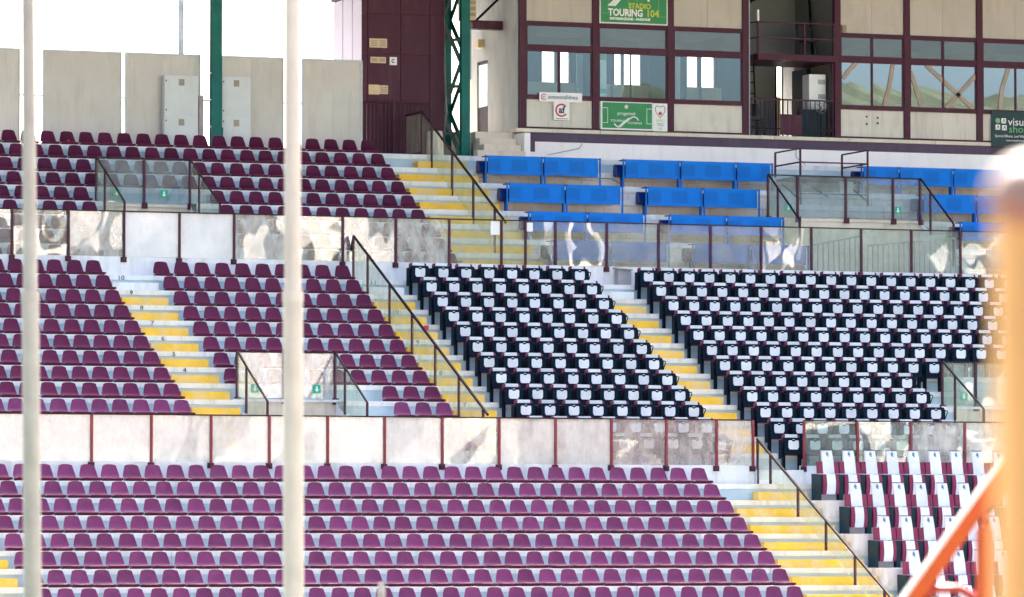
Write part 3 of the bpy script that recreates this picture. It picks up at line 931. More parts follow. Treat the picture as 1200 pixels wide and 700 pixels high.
# ------------------------------------------------------------------ maroon clad shed
sh = thing('clad_shed', 'maroon sheet-clad shed beside the lattice column', 'shed', (4.3, 19.6, 15.25))
box(3.16, 5.42, 19.63, 22.0, 15.25, 19.66).build('core', 'maroon_sheet', sh)
for xa, xb in ((3.12, 3.28), (3.29, 4.21), (4.22, 5.03), (5.04, 5.45)):
    for za, zb in ((15.26, 18.06), (18.07, 19.13), (19.14, 19.65)):
        box(xa, xb - .008, 19.6, 19.628, za, zb).build('cladding_panel', 'maroon_sheet', sh)
for k in range(6):
    box(3.125 + .012 * (k % 2), 3.158, 19.635 + k * .395, 20.02 + k * .395, 15.26, 19.64).build('side_cladding', 'lilac_wall', sh)
box(3.08, 5.5, 19.59, 22.06, 19.66, 19.78).build('roof_edge', 'maroon_sheet', sh)
def vent(x0, x1, z0, z1, halves, lids=()):
    r = box(x0, x1, 19.575, 19.598, z0, z1).build('vent', 'vent_tan', sh)
    w = (x1 - x0) / halves
    for k in range(halves):
        if k in lids: continue
        for j in range(4):
            zz = z0 + .035 + (z1 - z0 - .06) * j / 4
            box(x0 + k * w + .03, x0 + (k + 1) * w - .03, 19.566, 19.5745, zz, zz + (z1 - z0) * .11).build('louvre', 'tan_beam', r)
vent(3.33, 3.82, 18.23, 18.47, 2)
vent(3.36, 3.79, 17.82, 17.98, 2)
vent(3.31, 3.60, 16.98, 17.24, 1, (0,))
vent(3.602, 3.85, 17.00, 17.23, 1)
sg = box(3.90, 4.10, 19.58, 19.598, 17.78, 17.99).build('notice', 'sign_white'); tag(sg, 'small white notice on the maroon shed', 'sign')
P = [(4.0 + .055 * math.cos(math.radians(a)), 17.885 + .055 * math.sin(math.radians(a))) for a in range(40, 321, 20)] + [(4.0 + .03 * math.cos(math.radians(a)), 17.885 + .03 * math.sin(math.radians(a))) for a in range(320, 39, -20)]
MB().prism(P, 19.574, 19.579).build('symbol', 'sign_ink', sg)

# slatted railing in front of the shed
rl = thing('slat_railing', 'maroon vertical slat railing in front of the maroon shed', 'railing', (4, 19.3, 15.25))
MB().tube([(2.98, 19.3, 16.74), (4.86, 19.3, 16.76), (4.94, 19.3, 16.70), (4.95, 19.3, 15.26)], .03, 8).build('frame', 'maroon_steel', rl)
for x in (3.0, 3.92):
    box(x - .035, x + .035, 19.27, 19.33, 15.251, 16.80).build('post', 'maroon_steel', rl)
for k in range(18):
    x = 3.06 + k * .105
    if abs(x - 3.92) < .05: continue
    box(x - .014, x + .014, 19.29, 19.31, 15.3, 16.72).build('slat', 'maroon_steel', rl)

# planter / concrete block behind the column foot
o = MB().tube([(5.05, 19.25, 15.251), (5.05, 19.25, 15.95), (5.05, 19.25, 16.02)], .24, 14, .2).build('concrete_pillar', 'concrete_warm', smooth=True)
tag(o, 'round-topped concrete pillar at the foot of the lattice column', 'pillar')

# stairs up to the press box
st = thing('concrete_stairs', 'cream concrete stairs up to the press box side door', 'stairs', (6.5, 18.4, 15.25))
for k in range(4):
    box(6.05 if k else 5.75, 7.10, 17.85 + .33 * k, 18.18 + .33 * k - .003, 15.251, 15.25 + .19 * (k + 1)).build('step', 'concrete_warm', st)
box(5.95, 7.1, 19.171, 22.3, 15.251, 16.02).build('landing', 'concrete_warm', st)

# ------------------------------------------------------------------ press box
FY = 18.6
pb = thing('press_box', 'long press box with maroon frames, cream panels and tall windows', 'building', (15, FY, 15.25))
def P(name, m, *b, sub=None, label=None):
    return box(*b).build(name, m, sub or pb, label=label)
P('base_wall', 'white_wall', 7.30, 30, FY + .02, FY + .4, 15.251, 15.775)
P('band', 'purple_band', 7.42, 30, FY + .0, FY + .4, 15.78, 16.015)
P('band_return', 'purple_band', 7.42, 7.65, FY + .0, FY + .018, 15.50, 15.778)
P('stair_wall', 'white_wall', 7.12, 7.29, 18.0, 19.2, 15.251, 15.95)
xx = 7.1
while xx < 29:
    w = random.uniform(1.9, 2.6)
    P('ledge_block', 'concrete_warm', xx, min(30, xx + w - .012), FY - .05, FY + .4, 16.02, 16.115)
    xx += w
P('floor_slab', 'concrete', 7.30, 30, FY + .41, 22.3, 15.9, 16.11)
posts = [7.31, 9.38, 11.55, 13.74, 16.46, 18.54, 20.74, 22.95, 25.1]
for x in posts:
    P('frame_post', 'maroon_steel', x - .10, x + .08, FY - .06, FY + .1, 16.12, 21)
R = [('rail', 16.12, 16.165), ('rail', 16.90, 16.99), ('rail', 18.215, 18.33), ('rail', 18.90, 18.99)]
def sheet_panel(a, b, z0, z1, n, m):
    w = (b - a) / n
    for k in range(n):
        P('wall_panel', m, a + k * w + .003, a + (k + 1) * w - .003, FY + .0 + random.uniform(0, .004), FY + .05, z0, z1)
def window(a, b, z0, z1, m, mull=.06, split=True):
    f = P('window', 'maroon_steel', a, b, FY - .03, FY + .03, z0, z0 + .035)
    P('frame', 'maroon_steel', a, b, FY - .03, FY + .03, z1 - .035, z1, sub=f)
    xs = [a, (a + b) / 2, b] if split else [a, b]
    for k, x in enumerate(xs):
        s0 = x if k == 0 else x - mull / 2 if k < len(xs) - 1 else x - .04
        s1 = x + .04 if k == 0 else x + mull / 2 if k < len(xs) - 1 else x
        P('frame', 'maroon_steel', s0, s1, FY - .028, FY + .028, z0 + .036, z1 - .036, sub=f)
    for u, v in zip(xs, xs[1:]):
        tilt = random.uniform(-.006, .006)
        mb = MB().hexa([(u, FY, z0 + .03), (v, FY + tilt, z0 + .03), (v, FY + .006 + tilt, z0 + .03), (u, FY + .006, z0 + .03), (u, FY, z1 - .03), (v, FY + tilt, z1 - .03), (v, FY + .006 + tilt, z1 - .03), (u, FY + .006, z1 - .03)])
        mb.build('pane', m, f)
for k, (a, b) in enumerate(zip(posts, posts[1:])):
    a, b = a + .08, b - .10
    if k == 3: continue
    for n, z0, z1 in R:
        P(n, 'maroon_steel', a, b, FY - .045, FY + .08, z0, z1)
    sheet_panel(a, b, 18.99, 21, 2, 'cream_panel')
    sheet_panel(a, b, 16.165, 16.90, 2 if k > 3 else 1, 'cream_ribbed')
    if k < 3:
        window(a, b, 18.33, 18.90, G_TRANSOM, split=False)
        window(a, b, 16.99, 18.215, G_WINDOW, split=(k == 0))
    else:
        window(a, b, 18.33, 18.90, G_TRANSOM, .07, split=(k < 6))
        window(a, b, 16.99, 18.215, G_MIRROR, .05)
# sliding leaf and inner posts behind the windows of the second and third bays
P('sliding_leaf', 'sign_white', 9.47, 9.72, FY + .05, FY + .07, 17.02, 18.2)
P('sliding_stripe', 'sign_lime', 9.48, 9.71, FY + .046, FY + .0495, 18.02, 18.16)
P('sliding_stripe', 'sign_lime', 9.48, 9.71, FY + .046, FY + .0495, 17.12, 17.24)
P('inner_post', 'dark_interior', 9.86, 9.90, FY + .05, FY + .09, 17.0, 18.2)
P('inner_post', 'dark_interior', 10.40, 10.44, FY + .05, FY + .09, 17.0, 18.2)
P('sliding_leaf', 'cream_panel', 11.64, 11.86, FY + .05, FY + .07, 17.02, 18.2)
P('inner_post', 'dark_interior', 11.90, 11.94, FY + .05, FY + .09, 17.0, 18.2)
P('inner_post', 'dark_interior', 12.42, 12.48, FY + .05, FY + .09, 17.0, 18.2)
# outer shell: side wall with its door, rear wall with windows, ceilings, partitions
P('side_wall', 'grey_side_wall', 7.17, 7.30, FY + .1, 20.9, 16.03, 21)
P('side_wall', 'grey_side_wall', 7.17, 7.30, 21.75, 22.2, 16.03, 21)
P('side_wall', 'grey_side_wall', 7.17, 7.30, 20.901, 21.749, 18.15, 21)
d = P('door', 'dark_rail', 7.20, 7.26, 20.91, 21.74, 16.03, 18.14)
P('door_glass', G_MIRROR, 7.185, 7.199, 20.98, 21.67, 16.9, 18.05, sub=d)
P('lamp', 'vent_tan', 7.0, 7.168, 21.2, 21.5, 18.5, 18.72)
P('canopy_beam', 'maroon_steel', 6.3, 7.168, 19.75, 20.05, 18.85, 19.08)
MB().bar((6.55, 20.2, 19.1), (7.16, 19.9, 19.75), .06).build('bracket', 'black_steel', pb)
P('rear_wall', 'cream_parapet', 7.17, 15.70, 22.2, 22.35, 16.0, 17.72)
for xa, xb in ((7.17, 9.16), (10.12, 11.30), (12.25, 13.45), (14.45, 15.70)):
    P('rear_wall', 'room_wall', xa, xb, 22.2, 22.34, 17.721, 18.619)
P('rear_wall', 'room_wall', 7.17, 30, 22.2, 22.35, 18.62, 21)
P('rear_wall', 'room_wall', 16.45, 30, 22.2, 22.35, 16.0, 18.619)
for x in (9.20, 9.66, 10.08, 11.34, 11.62, 12.20, 13.5, 13.9, 14.4):
    P('rear_post', 'maroon_steel', x - .04, x + .04, 22.22, 22.32, 17.721, 18.619)
P('rear_blind', 'white_paint', 10.14, 10.50, 21.9, 21.95, 16.9, 18.5)
P('rear_blind', 'teal_shell', 12.28, 13.40, 21.9, 21.95, 16.2, 18.6)
P('partition', 'room_wall', 10.32, 10.36, 20.6, 22.19, 16.12, 21)
P('partition', 'interior_wall', 13.78, 13.83, FY + .11, 20.3, 16.12, 21)
P('bay_wall', 'interior_wall', 13.78, 14.36, 20.301, 20.36, 16.12, 21)
P('bay_wall', 'interior_wall', 14.36, 14.41, 20.301, 21.39, 16.12, 21)
P('partition', 'interior_wall', 16.50, 16.55, FY + .11, 22.19, 16.12, 21)
P('ceiling', 'room_wall', 7.31, 13.77, FY + .12, 22.19, 18.95, 19.0)
P('ceiling', 'room_wall', 16.56, 30, FY + .12, 22.19, 18.95, 19.0)
P('upper_roof', 'roof_sheet', 7.17, 30, FY + .1, 22.4, 21.0, 21.06)
P('desk_top', 'dark_interior', 7.4, 10.5, FY + .2, FY + .8, 16.85, 16.89)
P('desk_top', 'dark_interior', 10.65, 13.7, FY + .2, FY + .8, 16.85, 16.89)
P('desk_top', 'sign_teal', 16.6, 24, FY + .25, FY + .9, 17.12, 17.16)
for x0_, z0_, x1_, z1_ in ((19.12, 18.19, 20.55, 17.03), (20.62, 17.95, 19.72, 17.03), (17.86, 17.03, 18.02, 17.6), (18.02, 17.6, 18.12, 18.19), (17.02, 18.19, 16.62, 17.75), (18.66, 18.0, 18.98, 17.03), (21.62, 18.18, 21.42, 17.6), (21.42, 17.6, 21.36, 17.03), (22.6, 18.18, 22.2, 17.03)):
    MB().bar((x0_, FY - .016, z0_), (x1_, FY - .016, z1_), .12, .014, (0, 1, 0)).build('brace_or_reflection', 'tan_beam', pb)  # tan plates in front of the panes paint a mirrored truss
# open bay: deck, ladder, railings
P('deck', 'maroon_steel', 14.06, 16.36, FY - .12, 20.29, 18.17, 18.34)
P('deck_edge', 'dark_rail', 13.84, 14.05, FY + .12, 20.29, 18.17, 18.30)
for x in (14.08, 15.45, 16.33):
    P('deck_post', 'maroon_steel', x - .025, x + .025, FY - .10, FY - .05, 18.341, 19.22)
for z in (18.78, 19.2):
    P('deck_rail', 'maroon_steel', 14.08, 16.36, FY - .09, FY - .06, z - .018, z + .018)
    MB().bar((14.06, FY - .08, z), (13.95, 20.3, z), .03).build('deck_rail', 'dark_rail', pb)
MB().bar((14.08, FY - .08, 19.22), (14.08, FY - .08, 19.52), .05).build('deck_tube', 'white_paint', pb)
P('inner_column', 'maroon_steel', 16.30, 16.36, FY + .0, FY + .08, 16.12, 18.16)
P('bay_wall', 'interior_wall', 14.36, 15.86, 21.4, 21.5, 16.12, 21)
P('bay_wall', 'interior_wall', 16.44, 16.49, 18.72, 21.5, 16.12, 21)
P('bay_wall', 'interior_wall', 15.861, 16.44, 21.4, 21.5, 18.32, 21)
P('curtain', 'teal_shell', 16.30, 16.43, 20.3, 21.3, 16.12, 18.16)
P('bay_jamb', 'dark_rail', 15.83, 15.87, 21.36, 21.398, 16.12, 18.32)
P('bay_jamb', 'tan_beam', 16.02, 16.06, 21.36, 21.398, 16.12, 18.32)
P('bay_sill', 'cream_parapet', 15.87, 16.02, 21.42, 21.46, 16.12, 17.45)
P('open_door', G_WHITE, 16.07, 16.40, 21.40, 21.42, 16.12, 18.28)
MB().bar((13.9, 19.2, 20.6), (16.4, 20.8, 20.2), .1).build('roof_brace', 'black_steel', pb)
MB().bar((14.1, 20.9, 19.6), (15.9, 19.0, 20.9), .12).build('roof_brace', 'black_steel', pb)
MB().bar((16.05, 19.3, 18.35), (16.4, 20.4, 20.4), .06).build('roof_brace', 'black_steel', pb)
for s in (0, .28):
    MB().bar((13.95 + s, 19.0, 16.12), (13.98 + s, 19.25, 18.15), .035).build('ladder_rail', 'black_steel', pb)
for k in range(6):
    z = 16.4 + .3 * k
    MB().bar((13.95, 19.03 + .035 * k, z), (14.23, 19.03 + .035 * k, z), .03).build('ladder_rung', 'black_steel', pb)
P('balcony_rail', 'maroon_steel', 13.82, 16.36, FY - .03, FY + .01, 17.09, 17.13)
P('balcony_rail', 'dark_rail', 13.82, 16.36, FY - .02, FY + .0, 16.30, 16.33)
for k in range(19):
    x = 13.9 + k * .135
    P('baluster', 'maroon_steel' if k % 5 == 0 else 'dark_rail', x - .011, x + .011, FY - .02, FY, 16.12, 17.089)
box(14.74, 15.06, FY - .07, FY - .04, 16.15, 16.71).build('balcony_box', 'maroon_sheet', pb)
box(15.064, 15.37, FY - .07, FY - .04, 16.15, 16.70).build('balcony_box', 'maroon_sheet', pb)
MB().tube([(13.82, FY - .085, 16.1), (13.82, FY - .085, 21)], .018, 6).build('downpipe', 'zinc', pb)

# things standing on the balcony
def stool(label, x, y, z, back=True):
    r = thing('metal_chair', label, 'chair', (x, y, z), 'black chairs on the press box balcony')
    box(x - .18, x + .18, y - .18, y + .18, z + .44, z + .48).build('seat', 'chair_black', r)
    for sx in (-1, 1):
        for sy in (-1, 1):
            MB().bar((x + sx * .19, y + sy * .19, z), (x + sx * .15, y + sy * .15, z + .44), .03).build('leg', 'chair_black', r)
    MB().hexa([(x - .18, y + .15, z + .48), (x - .14, y + .15, z + .48), (x - .14, y + .19, z + .48), (x - .18, y + .19, z + .48), (x - .22, y + .18, z + .9), (x - .18, y + .18, z + .9), (x - .18, y + .22, z + .9), (x - .22, y + .22, z + .9)]).build('back_post', 'chair_black', r)
    box(x - .22, x + .18, y + .17, y + .20, z + .6, z + .9).build('backrest', 'chair_black', r)
stool('black chair on the lower balcony floor beside the ladder', 14.18, 19.0, 16.121)
stool('black chair on the upper balcony deck', 15.95, 19.4, 18.345)
cb = thing('air_unit', 'white cabinet with two grey vents at the right of the balcony', 'air unit', (16.05, 19.2, 16.12))
box(15.80, 16.29, 19.0, 19.45, 16.9, 17.87).build('body', 'white_paint', cb)
box(15.82, 16.28, 19.02, 19.43, 16.121, 16.899).build('stand', 'dark_interior', cb)
for z in (17.2, 17.6):
    box(16.06, 16.27, 18.985, 18.999, z, z + .13).build('vent', 'zinc', cb)
cl = thing('dark_cupboard', 'dark teal cupboard standing behind the balcony railing', 'cupboard', (15.8, 18.87, 16.12))
box(15.42, 16.20, 18.80, 18.95, 16.121, 16.89).build('body', 'teal_shell', cl)
box(15.44, 15.80, 18.785, 18.799, 16.15, 16.86).build('door', 'teal_shell', cl)
box(15.81, 16.18, 18.785, 18.799, 16.15, 16.86).build('door', 'teal_shell', cl)
fn = thing('pedestal_fan', 'dark pedestal fan standing behind the balcony railing', 'fan', (16.0, 18.69, 16.12))
MB().tube([(16.0, 18.69, 16.14), (16.0, 18.69, 16.95)], .02, 6).build('stem', 'black_steel', fn)
MB().tube([(16.0, 18.69, 16.121), (16.0, 18.69, 16.15)], .07, 12).build('foot', 'black_steel', fn)
for k in range(2):
    MB().tube([(16.0 + (.17 - .07 * k) * math.cos(t * math.pi / 8), 18.66, 16.95 + (.17 - .07 * k) * math.sin(t * math.pi / 8)) for t in range(17)], .01, 5).build('cage_ring', 'zinc', fn)
for k in range(3):
    a = math.radians(120 * k + 20)
    MB().bar((16.0, 18.68, 16.95), (16.0 + .13 * math.cos(a), 18.68, 16.95 + .13 * math.sin(a)), .07, .008, (0, 1, 0)).build('blade', 'zinc', fn)
o = box(16.56, 16.68, FY - .12, FY - .062, 18.98, 19.19).build('flood_lamp', 'post_cap_cream'); tag(o, 'small cream lamp box on the post right of the balcony', 'lamp')
au = thing('wall_air_unit', 'cream wall air conditioner above the press box stairs', 'air unit', (6.5, 19.7, 19.1))
box(6.05, 6.32, 19.5, 20.2, 19.08, 20.2).build('body', 'vent_tan', au)
for k in range(6):
    box(6.08, 6.29, 19.485, 19.499, 19.15 + k * .16, 19.25 + k * .16).build('louvre', 'tan_beam', au)

# ------------------------------------------------------------------ signs on the press box
def lines(poly, w, m, root, y, name='line'):
    for a, b in zip(poly, poly[1:]):
        MB().bar((a[0], y, a[1]), (b[0], y, b[1]), w, .004, (0, 1, 0)).build(name, m, root)
def ring(cx, cz, r, w, a0, a1, m, root, y, name='ring', n=16):
    P_ = []
    for k in range(n + 1):
        a = math.radians(a0 + (a1 - a0) * k / n); P_.append((cx + r * math.cos(a), cz + r * math.sin(a)))
    for k in range(n, -1, -1):
        a = math.radians(a0 + (a1 - a0) * k / n); P_.append((cx + (r - w) * math.cos(a), cz + (r - w) * math.sin(a)))
    k2 = len(P_)
    mb = MB()
    h = n + 1
    mb.v = [(x, y, z) for x, z in P_] + [(x, y + .004, z) for x, z in P_]
    for k in range(n):
        a, b, c, d = k, k + 1, k2 - 2 - k, k2 - 1 - k
        mb.f += [(a, b, c, d), (d + k2, c + k2, b + k2, a + k2), (a, a + k2, b + k2, b), (d, c, c + k2, d + k2)]
    mb.build(name, m, root)
SY = FY - .07
s1 = thing('green_sign', 'large green sign reading STADIO TOURING 104 at the top of the press box', 'sign', (10.46, SY, 18.99))
box(9.475, 11.44, SY, SY + .02, 19.0, 20.3).build('border', 'sign_white', s1)
box(9.505, 11.41, SY - .006, SY - .001, 19.03, 20.27).build('board', 'sign_green', s1)
yy = SY - .010
text_obj('lettering', 'STADIO', .20, 'sign_yellow', s1, 10.30, yy, 19.42, width=.92, bold=.005)
text_obj('lettering', 'TOURING', .27, 'sign_white', s1, 9.72, yy, 19.21, width=.82, bold=.008)
text_obj('lettering', '104', .27, 'sign_yellow', s1, 10.81, yy, 19.21, width=.92, bold=.006)
text_obj('lettering', 'INFORMAZIONE - PASSIONE', .095, 'sign_white', s1, 9.76, yy, 19.10, width=.97, bold=.004)
for dx in (0, .08, .16):
    MB().prism([(9.70 + dx, 19.47), (9.765 + dx, 19.47), (10.42 + dx * .6, 20.1), (10.36 + dx * .6, 20.1)], yy, yy + .004).build('stripe', 'sign_white', s1)
MB().prism([(10.86, 19.62), (10.92, 19.62), (10.80, 20.1), (10.72, 20.1)], yy, yy + .004).build('stripe', 'sign_white', s1)
ring(10.43, 19.6, .13, .012, 0, 360, 'sign_lime', s1, yy + .002)
lines([(9.51, 19.27), (9.72, 19.27), (9.72, 19.9)], .014, 'sign_lime', s1, yy + .002)
lines([(11.40, 19.22), (11.18, 19.22), (11.18, 19.9)], .014, 'sign_lime', s1, yy + .002)
s2 = thing('green_banner', 'green football banner reading progettu6 under the second window', 'banner', (10.3, SY, 16.14))
box(9.50, 11.00, SY, SY + .02, 16.15, 16.90).build('border', 'sign_white', s2)
box(9.55, 10.98, SY - .006, SY - .001, 16.19, 16.875).build('board', 'sign_green', s2)
text_obj('lettering', 'progettu6', .13, 'sign_white', s2, 10.24, yy, 16.55, align='CENTER')
text_obj('lettering', 'TOURING', .09, 'sign_white', s2, 9.78, yy, 16.36, width=1.1)
text_obj('lettering', 'TOURING', .085, 'sign_white', s2, 10.27, yy, 16.31, width=1.1)
for k in range(5):
    a = math.radians(90 + 72 * k)
    ring(10.24 + .03 * math.cos(a), 16.77 + .03 * math.sin(a), .028, .027, 0, 360, 'sign_white', s2, yy, 'petal', 8)
ring(10.02, 16.36, .15, .035, 200, 330, 'sign_white', s2, yy, 'swoosh')
ring(10.45, 16.36, .16, .03, 20, 165, 'sign_white', s2, yy, 'swoosh')
MB().prism([(9.98, 16.23), (10.06, 16.23), (10.42, 16.48), (10.30, 16.48)], yy, yy + .004).build('swoosh', 'sign_white', s2)
lines([(9.56, 16.73), (9.70, 16.73), (9.70, 16.33), (9.56, 16.33)], .014, 'sign_white', s2, yy)
lines([(10.97, 16.73), (10.83, 16.73), (10.83, 16.33), (10.97, 16.33)], .014, 'sign_white', s2, yy)
s3 = thing('white_banner', 'white banner with heart outline reading EMOTIONI beside the green banner', 'banner', (11.2, SY, 16.14))
box(11.01, 11.43, SY, SY + .02, 16.14, 16.89).build('board', 'sign_white', s3)
lines([(11.22, 16.50), (11.09, 16.66), (11.08, 16.78), (11.14, 16.83), (11.22, 16.79), (11.30, 16.83), (11.36, 16.78), (11.35, 16.66), (11.22, 16.50)], .016, 'sign_ink', s3, SY - .004, 'heart_outline')
ring(11.22, 16.62, .05, .05, 0, 360, 'sign_red', s3, SY - .006, 'red_dot', 12)
text_obj('lettering', 'EMO', .12, 'sign_yellow', s3, 11.22, SY - .004, 16.385, align='CENTER')
text_obj('lettering', 'TIO', .12, 'sign_teal', s3, 11.22, SY - .004, 16.28, align='CENTER')
text_obj('lettering', 'NI', .10, 'sign_yellow', s3, 11.22, SY - .004, 16.18, align='CENTER')
s4 = thing('white_sign', 'long white sign reading antennafebea on the first press box bay', 'sign', (8.4, SY, 16.9))
box(7.74, 8.96, SY - .02, SY, 16.84, 17.09).build('board', 'sign_white', s4)
text_obj('lettering', 'antennafebea', .16, 'sign_ink', s4, 7.99, SY - .024, 16.92, width=1.0)
ring(7.87, 16.965, .085, .022, 40, 320, 'sign_red', s4, SY - .026)
text_obj('lettering', 'af', .08, 'sign_ink', s4, 7.835, SY - .024, 16.94)
s5 = thing('white_sign', 'square white sign with a red ring and the letters af', 'sign', (8.35, SY, 16.35))
box(8.15, 8.60, SY - .02, SY, 16.36, 16.835).build('board', 'sign_white', s5)
ring(8.37, 16.62, .18, .045, 40, 325, 'sign_red', s5, SY - .026)
text_obj('lettering', 'af', .25, 'sign_ink', s5, 8.29, SY - .024, 16.55, bold=.008)
lines([(8.22, 16.395), (8.56, 16.395)], .015, 'sign_ink', s5, SY - .022)
s6 = thing('dark_banner', 'dark green banner reading visual shop at the right of the press box', 'banner', (22, SY, 16.0))
box(21.06, 23.4, SY - .02, SY, 16.0, 16.98).build('board', 'sign_dark', s6)
by = SY - .024
text_obj('lettering', 'visual', .30, 'sign_white', s6, 21.56, by, 16.60, width=1.05)
text_obj('lettering', 'shop', .30, 'sign_lime', s6, 21.58, by, 16.40, width=1.05)
text_obj('lettering', 'Special Effects, Led Wall', .095, 'sign_white', s6, 21.16, by, 16.27)
text_obj('lettering', 'www.visualshop.it', .075, 'sign_white', s6, 21.5, by, 16.16)
ring(21.25, 16.72, .075, .07, 0, 360, 'sign_lime', s6, by, 'emblem', 14)
for x, z, m_ in ((21.36, 16.65, 'sign_white'), (21.18, 16.47, 'sign_white'), (21.38, 16.46, 'sign_white')):
    e = box(x, x + .14, by, by + .004, z, z + .14).build('emblem', m_, s6)
    lines([(x + .03, z + .02), (x + .08, z + .12), (x + .11, z + .02)], .018, 'sign_ink', e, by - .003, 'glyph')

# grey box on the wall by the middle aisle
jb = thing('grey_bin', 'grey metal box on the wall at the top of the aisle between navy blocks', 'box', (7.0, 10.5, 11.52))
box(6.77, 7.12, 10.45, 10.70, 11.525, 11.95).build('body', 'grey_box', jb)
MB().bar((6.68, 10.5, 11.97), (7.13, 10.5, 11.93), .26, .03).build('lid', 'grey_box', jb)

# wall cables under the press box
cbm = MB().tube([(9.0, FY - .06, 15.80), (8.9, FY - .06, 15.62), (8.0, FY - .055, 15.42)], .008, 5).build('wall_cable', 'soil_line'); tag(cbm, 'thin dark cable hanging under the purple band near the stairs', 'cable')
cbm = MB().tube([(15.2, FY - .06, 15.8), (15.2, FY - .06, 15.55), (15.45, FY - .06, 15.38), (15.5, FY - .06, 15.28)], .010, 5).build('wall_cable', 'soil_line'); tag(cbm, 'dark cable on the white wall above the tube platform', 'cable')
cbm = MB().tube([(7.2, 15.98, 14.72), (7.6, 15.97, 14.66), (8.2, 15.96, 14.65), (8.8, 15.95, 14.62), (9.0, 15.92, 14.5)], .014, 5).build('floor_cable', 'soil_line'); tag(cbm, 'dark cable running behind the top left blue desk', 'cable')

# ------------------------------------------------------------------ far things
lp = thing('lamp_post', 'thin dark lamp post rising behind the cream back wall', 'lamp post', (1.9, 32, 0))
MB().tube([(1.9, 32, 0), (1.9, 32, 27)], .10, 8, .08).build('pole', 'zinc', lp)
box(1.2, 2.6, 31.8, 32.2, 27, 27.4).build('lamp_head', 'zinc', lp)
# opposite stand and hills behind the camera: the glass mirrors them
os_ = thing('opposite_grandstand', 'sunlit opposite grandstand with cream terraces and maroon seats', 'grandstand', (40, -114, 0))
for k in range(16):
    box(-20, 110, -114.8 - .8 * k, -114.0 - .8 * k, 0, 2.0 + .45 * k + 0).build('terrace_step', 'far_concrete', os_)
for (a, b) in ((44, 53), (56, 66), (-10, 8)):
    for k in range(2, 15):
        box(a, b, -114.7 - .8 * k, -114.45 - .8 * k, 2.0 + .45 * k, 2.36 + .45 * k).build('seat_row', 'far_seats', os_)
for a, b, zt in ((-20, 24, 23), (24.1, 31, 23.5), (35, 41, 22.5), (43, 47.9, 23.5), (48, 62, 16.5), (62.1, 75, 12.5), (78, 110, 16)):
    box(a, b, -127.4, -126.9, 8.6, zt).build('rear_wall', 'far_concrete', os_)  # unseen wall, heights shaped to steer what the barriers reflect
for k in range(9):
    box(48, 62, -126.88, -126.7 + .25, 9.0 + .62 * k, 9.38 + .62 * k).build('seat_row', 'far_seats', os_)
for a, b, z0, z1 in ((64, 67, 8.8, 12), (68.5, 74, 8.8, 12.2), (26, 29, 17, 21), (36.5, 39, 18.5, 21.2), (14, 17, 18, 21)):
    box(a, b, -126.89, -126.8, z0, z1).build('added_dark_box', 'dark_interior', os_)  # dark boxes added to break up the bright reflection in the barriers
for k in range(10):
    box(-20 + 13 * k, -19.2 + 13 * k, -128.5, -127.8, 8, 24).build('column', 'far_concrete', os_)
mb = MB(); nx = 420
bump = [0.0]
for i in range(nx):
    bump.append(bump[-1] * .72 + random.uniform(-1.5, 1.5))
rows_ = []
for iy, (y, hh) in enumerate(((-560, 0), (-740, .42), (-880, .74), (-1000, 1), (-1120, .6), (-1300, 0))):
    rows_.append([(100 + 2 * i, y + random.uniform(-4, 4), (113.5 + 5 * math.sin(i * .062 + 2.4) + 2.4 * math.sin(i * .21) + bump[i]) * hh - (2 if hh == 0 else 0)) for i in range(nx + 1)])
mb.sheet(rows_, 1, (0, 0, -1))
h = mb.build('hills', 'hill_green', None, True); tag(h, None, None, kind='structure')

# ------------------------------------------------------------------ out-of-focus things near the camera
def tall_pole(label, x, y, lean, r0, r1, pm):
    r = thing('net_pole', label, 'pole', (x, y, 0), 'tall cream poles in front of the stand')
    MB().tube([(x + lean * 2, y, .0), (x, y, 4.56), (x - lean * .6, y, 7.2)], r0, 14, (r0 + r1) / 2 + .008).build('lower_tube', pm, r, True)
    MB().tube([(x - lean * .6, y, 7.195), (x - lean * 1.2, y, 9.8), (x - lean * 1.7, y, 12)], (r0 + r1) / 2 - .004, 14, r1).build('upper_tube', pm, r, True)
    MB().tube([(x - lean * .6, y, 7.15), (x - lean * .6, y, 7.24)], (r0 + r1) / 2 + .014, 14).build('collar', pm, r, True)
    box(x + lean * 2 - .2, x + lean * 2 + .2, y - .2, y + .2, 0.001, .06).build('foot_plate', 'zinc', r)
tall_pole('tall cream pole at the left edge of the picture', -28.97, -65.1, .055, .082, .05, 'pole_cream')
tall_pole('tall cream pole left of the picture centre', -26.83, -65.9, .02, .096, .06, 'pole_pinkish')
sp = thing('short_post', 'short pale post with rounded top in front of the lowest seats', 'post', (-26.1, -66.137, 0))
MB().tube([(-26.1, -66.137, 0), (-26.1, -66.137, 4.60)], .034, 10).build('shaft', 'pole_cream', sp, True)
MB().tube([(-26.1, -66.137, 4.60), (-26.1, -66.137, 4.66), (-26.1, -66.137, 4.69)], .036, 10, .02).build('cap', 'pole_cream', sp, True)
yp = thing('yellow_post', 'blurred yellow post with cream knobs at the right edge', 'post', (-37.09, -101.07, 0))
MB().tube([(-37.072, -101.07, 0), (-37.072, -101.07, 5.57)], .085, 18).build('shaft', 'post_yellow', yp, True)
def ball(c, r, sz):
    mb = MB(); rows_ = []
    for i in range(9):
        t = math.pi * (i / 8) * .998 + .001
        rows_.append((c[2] + r * sz * math.cos(t), r * math.sin(t)))
    for z, rr in rows_:
        mb.v += [(c[0] + rr * math.cos(2 * math.pi * j / 16), c[1] + rr * math.sin(2 * math.pi * j / 16), z) for j in range(16)]
    for i in range(8):
        mb.f += [(i * 16 + j, i * 16 + (j + 1) % 16, (i + 1) * 16 + (j + 1) % 16, (i + 1) * 16 + j) for j in range(16)]
    return mb
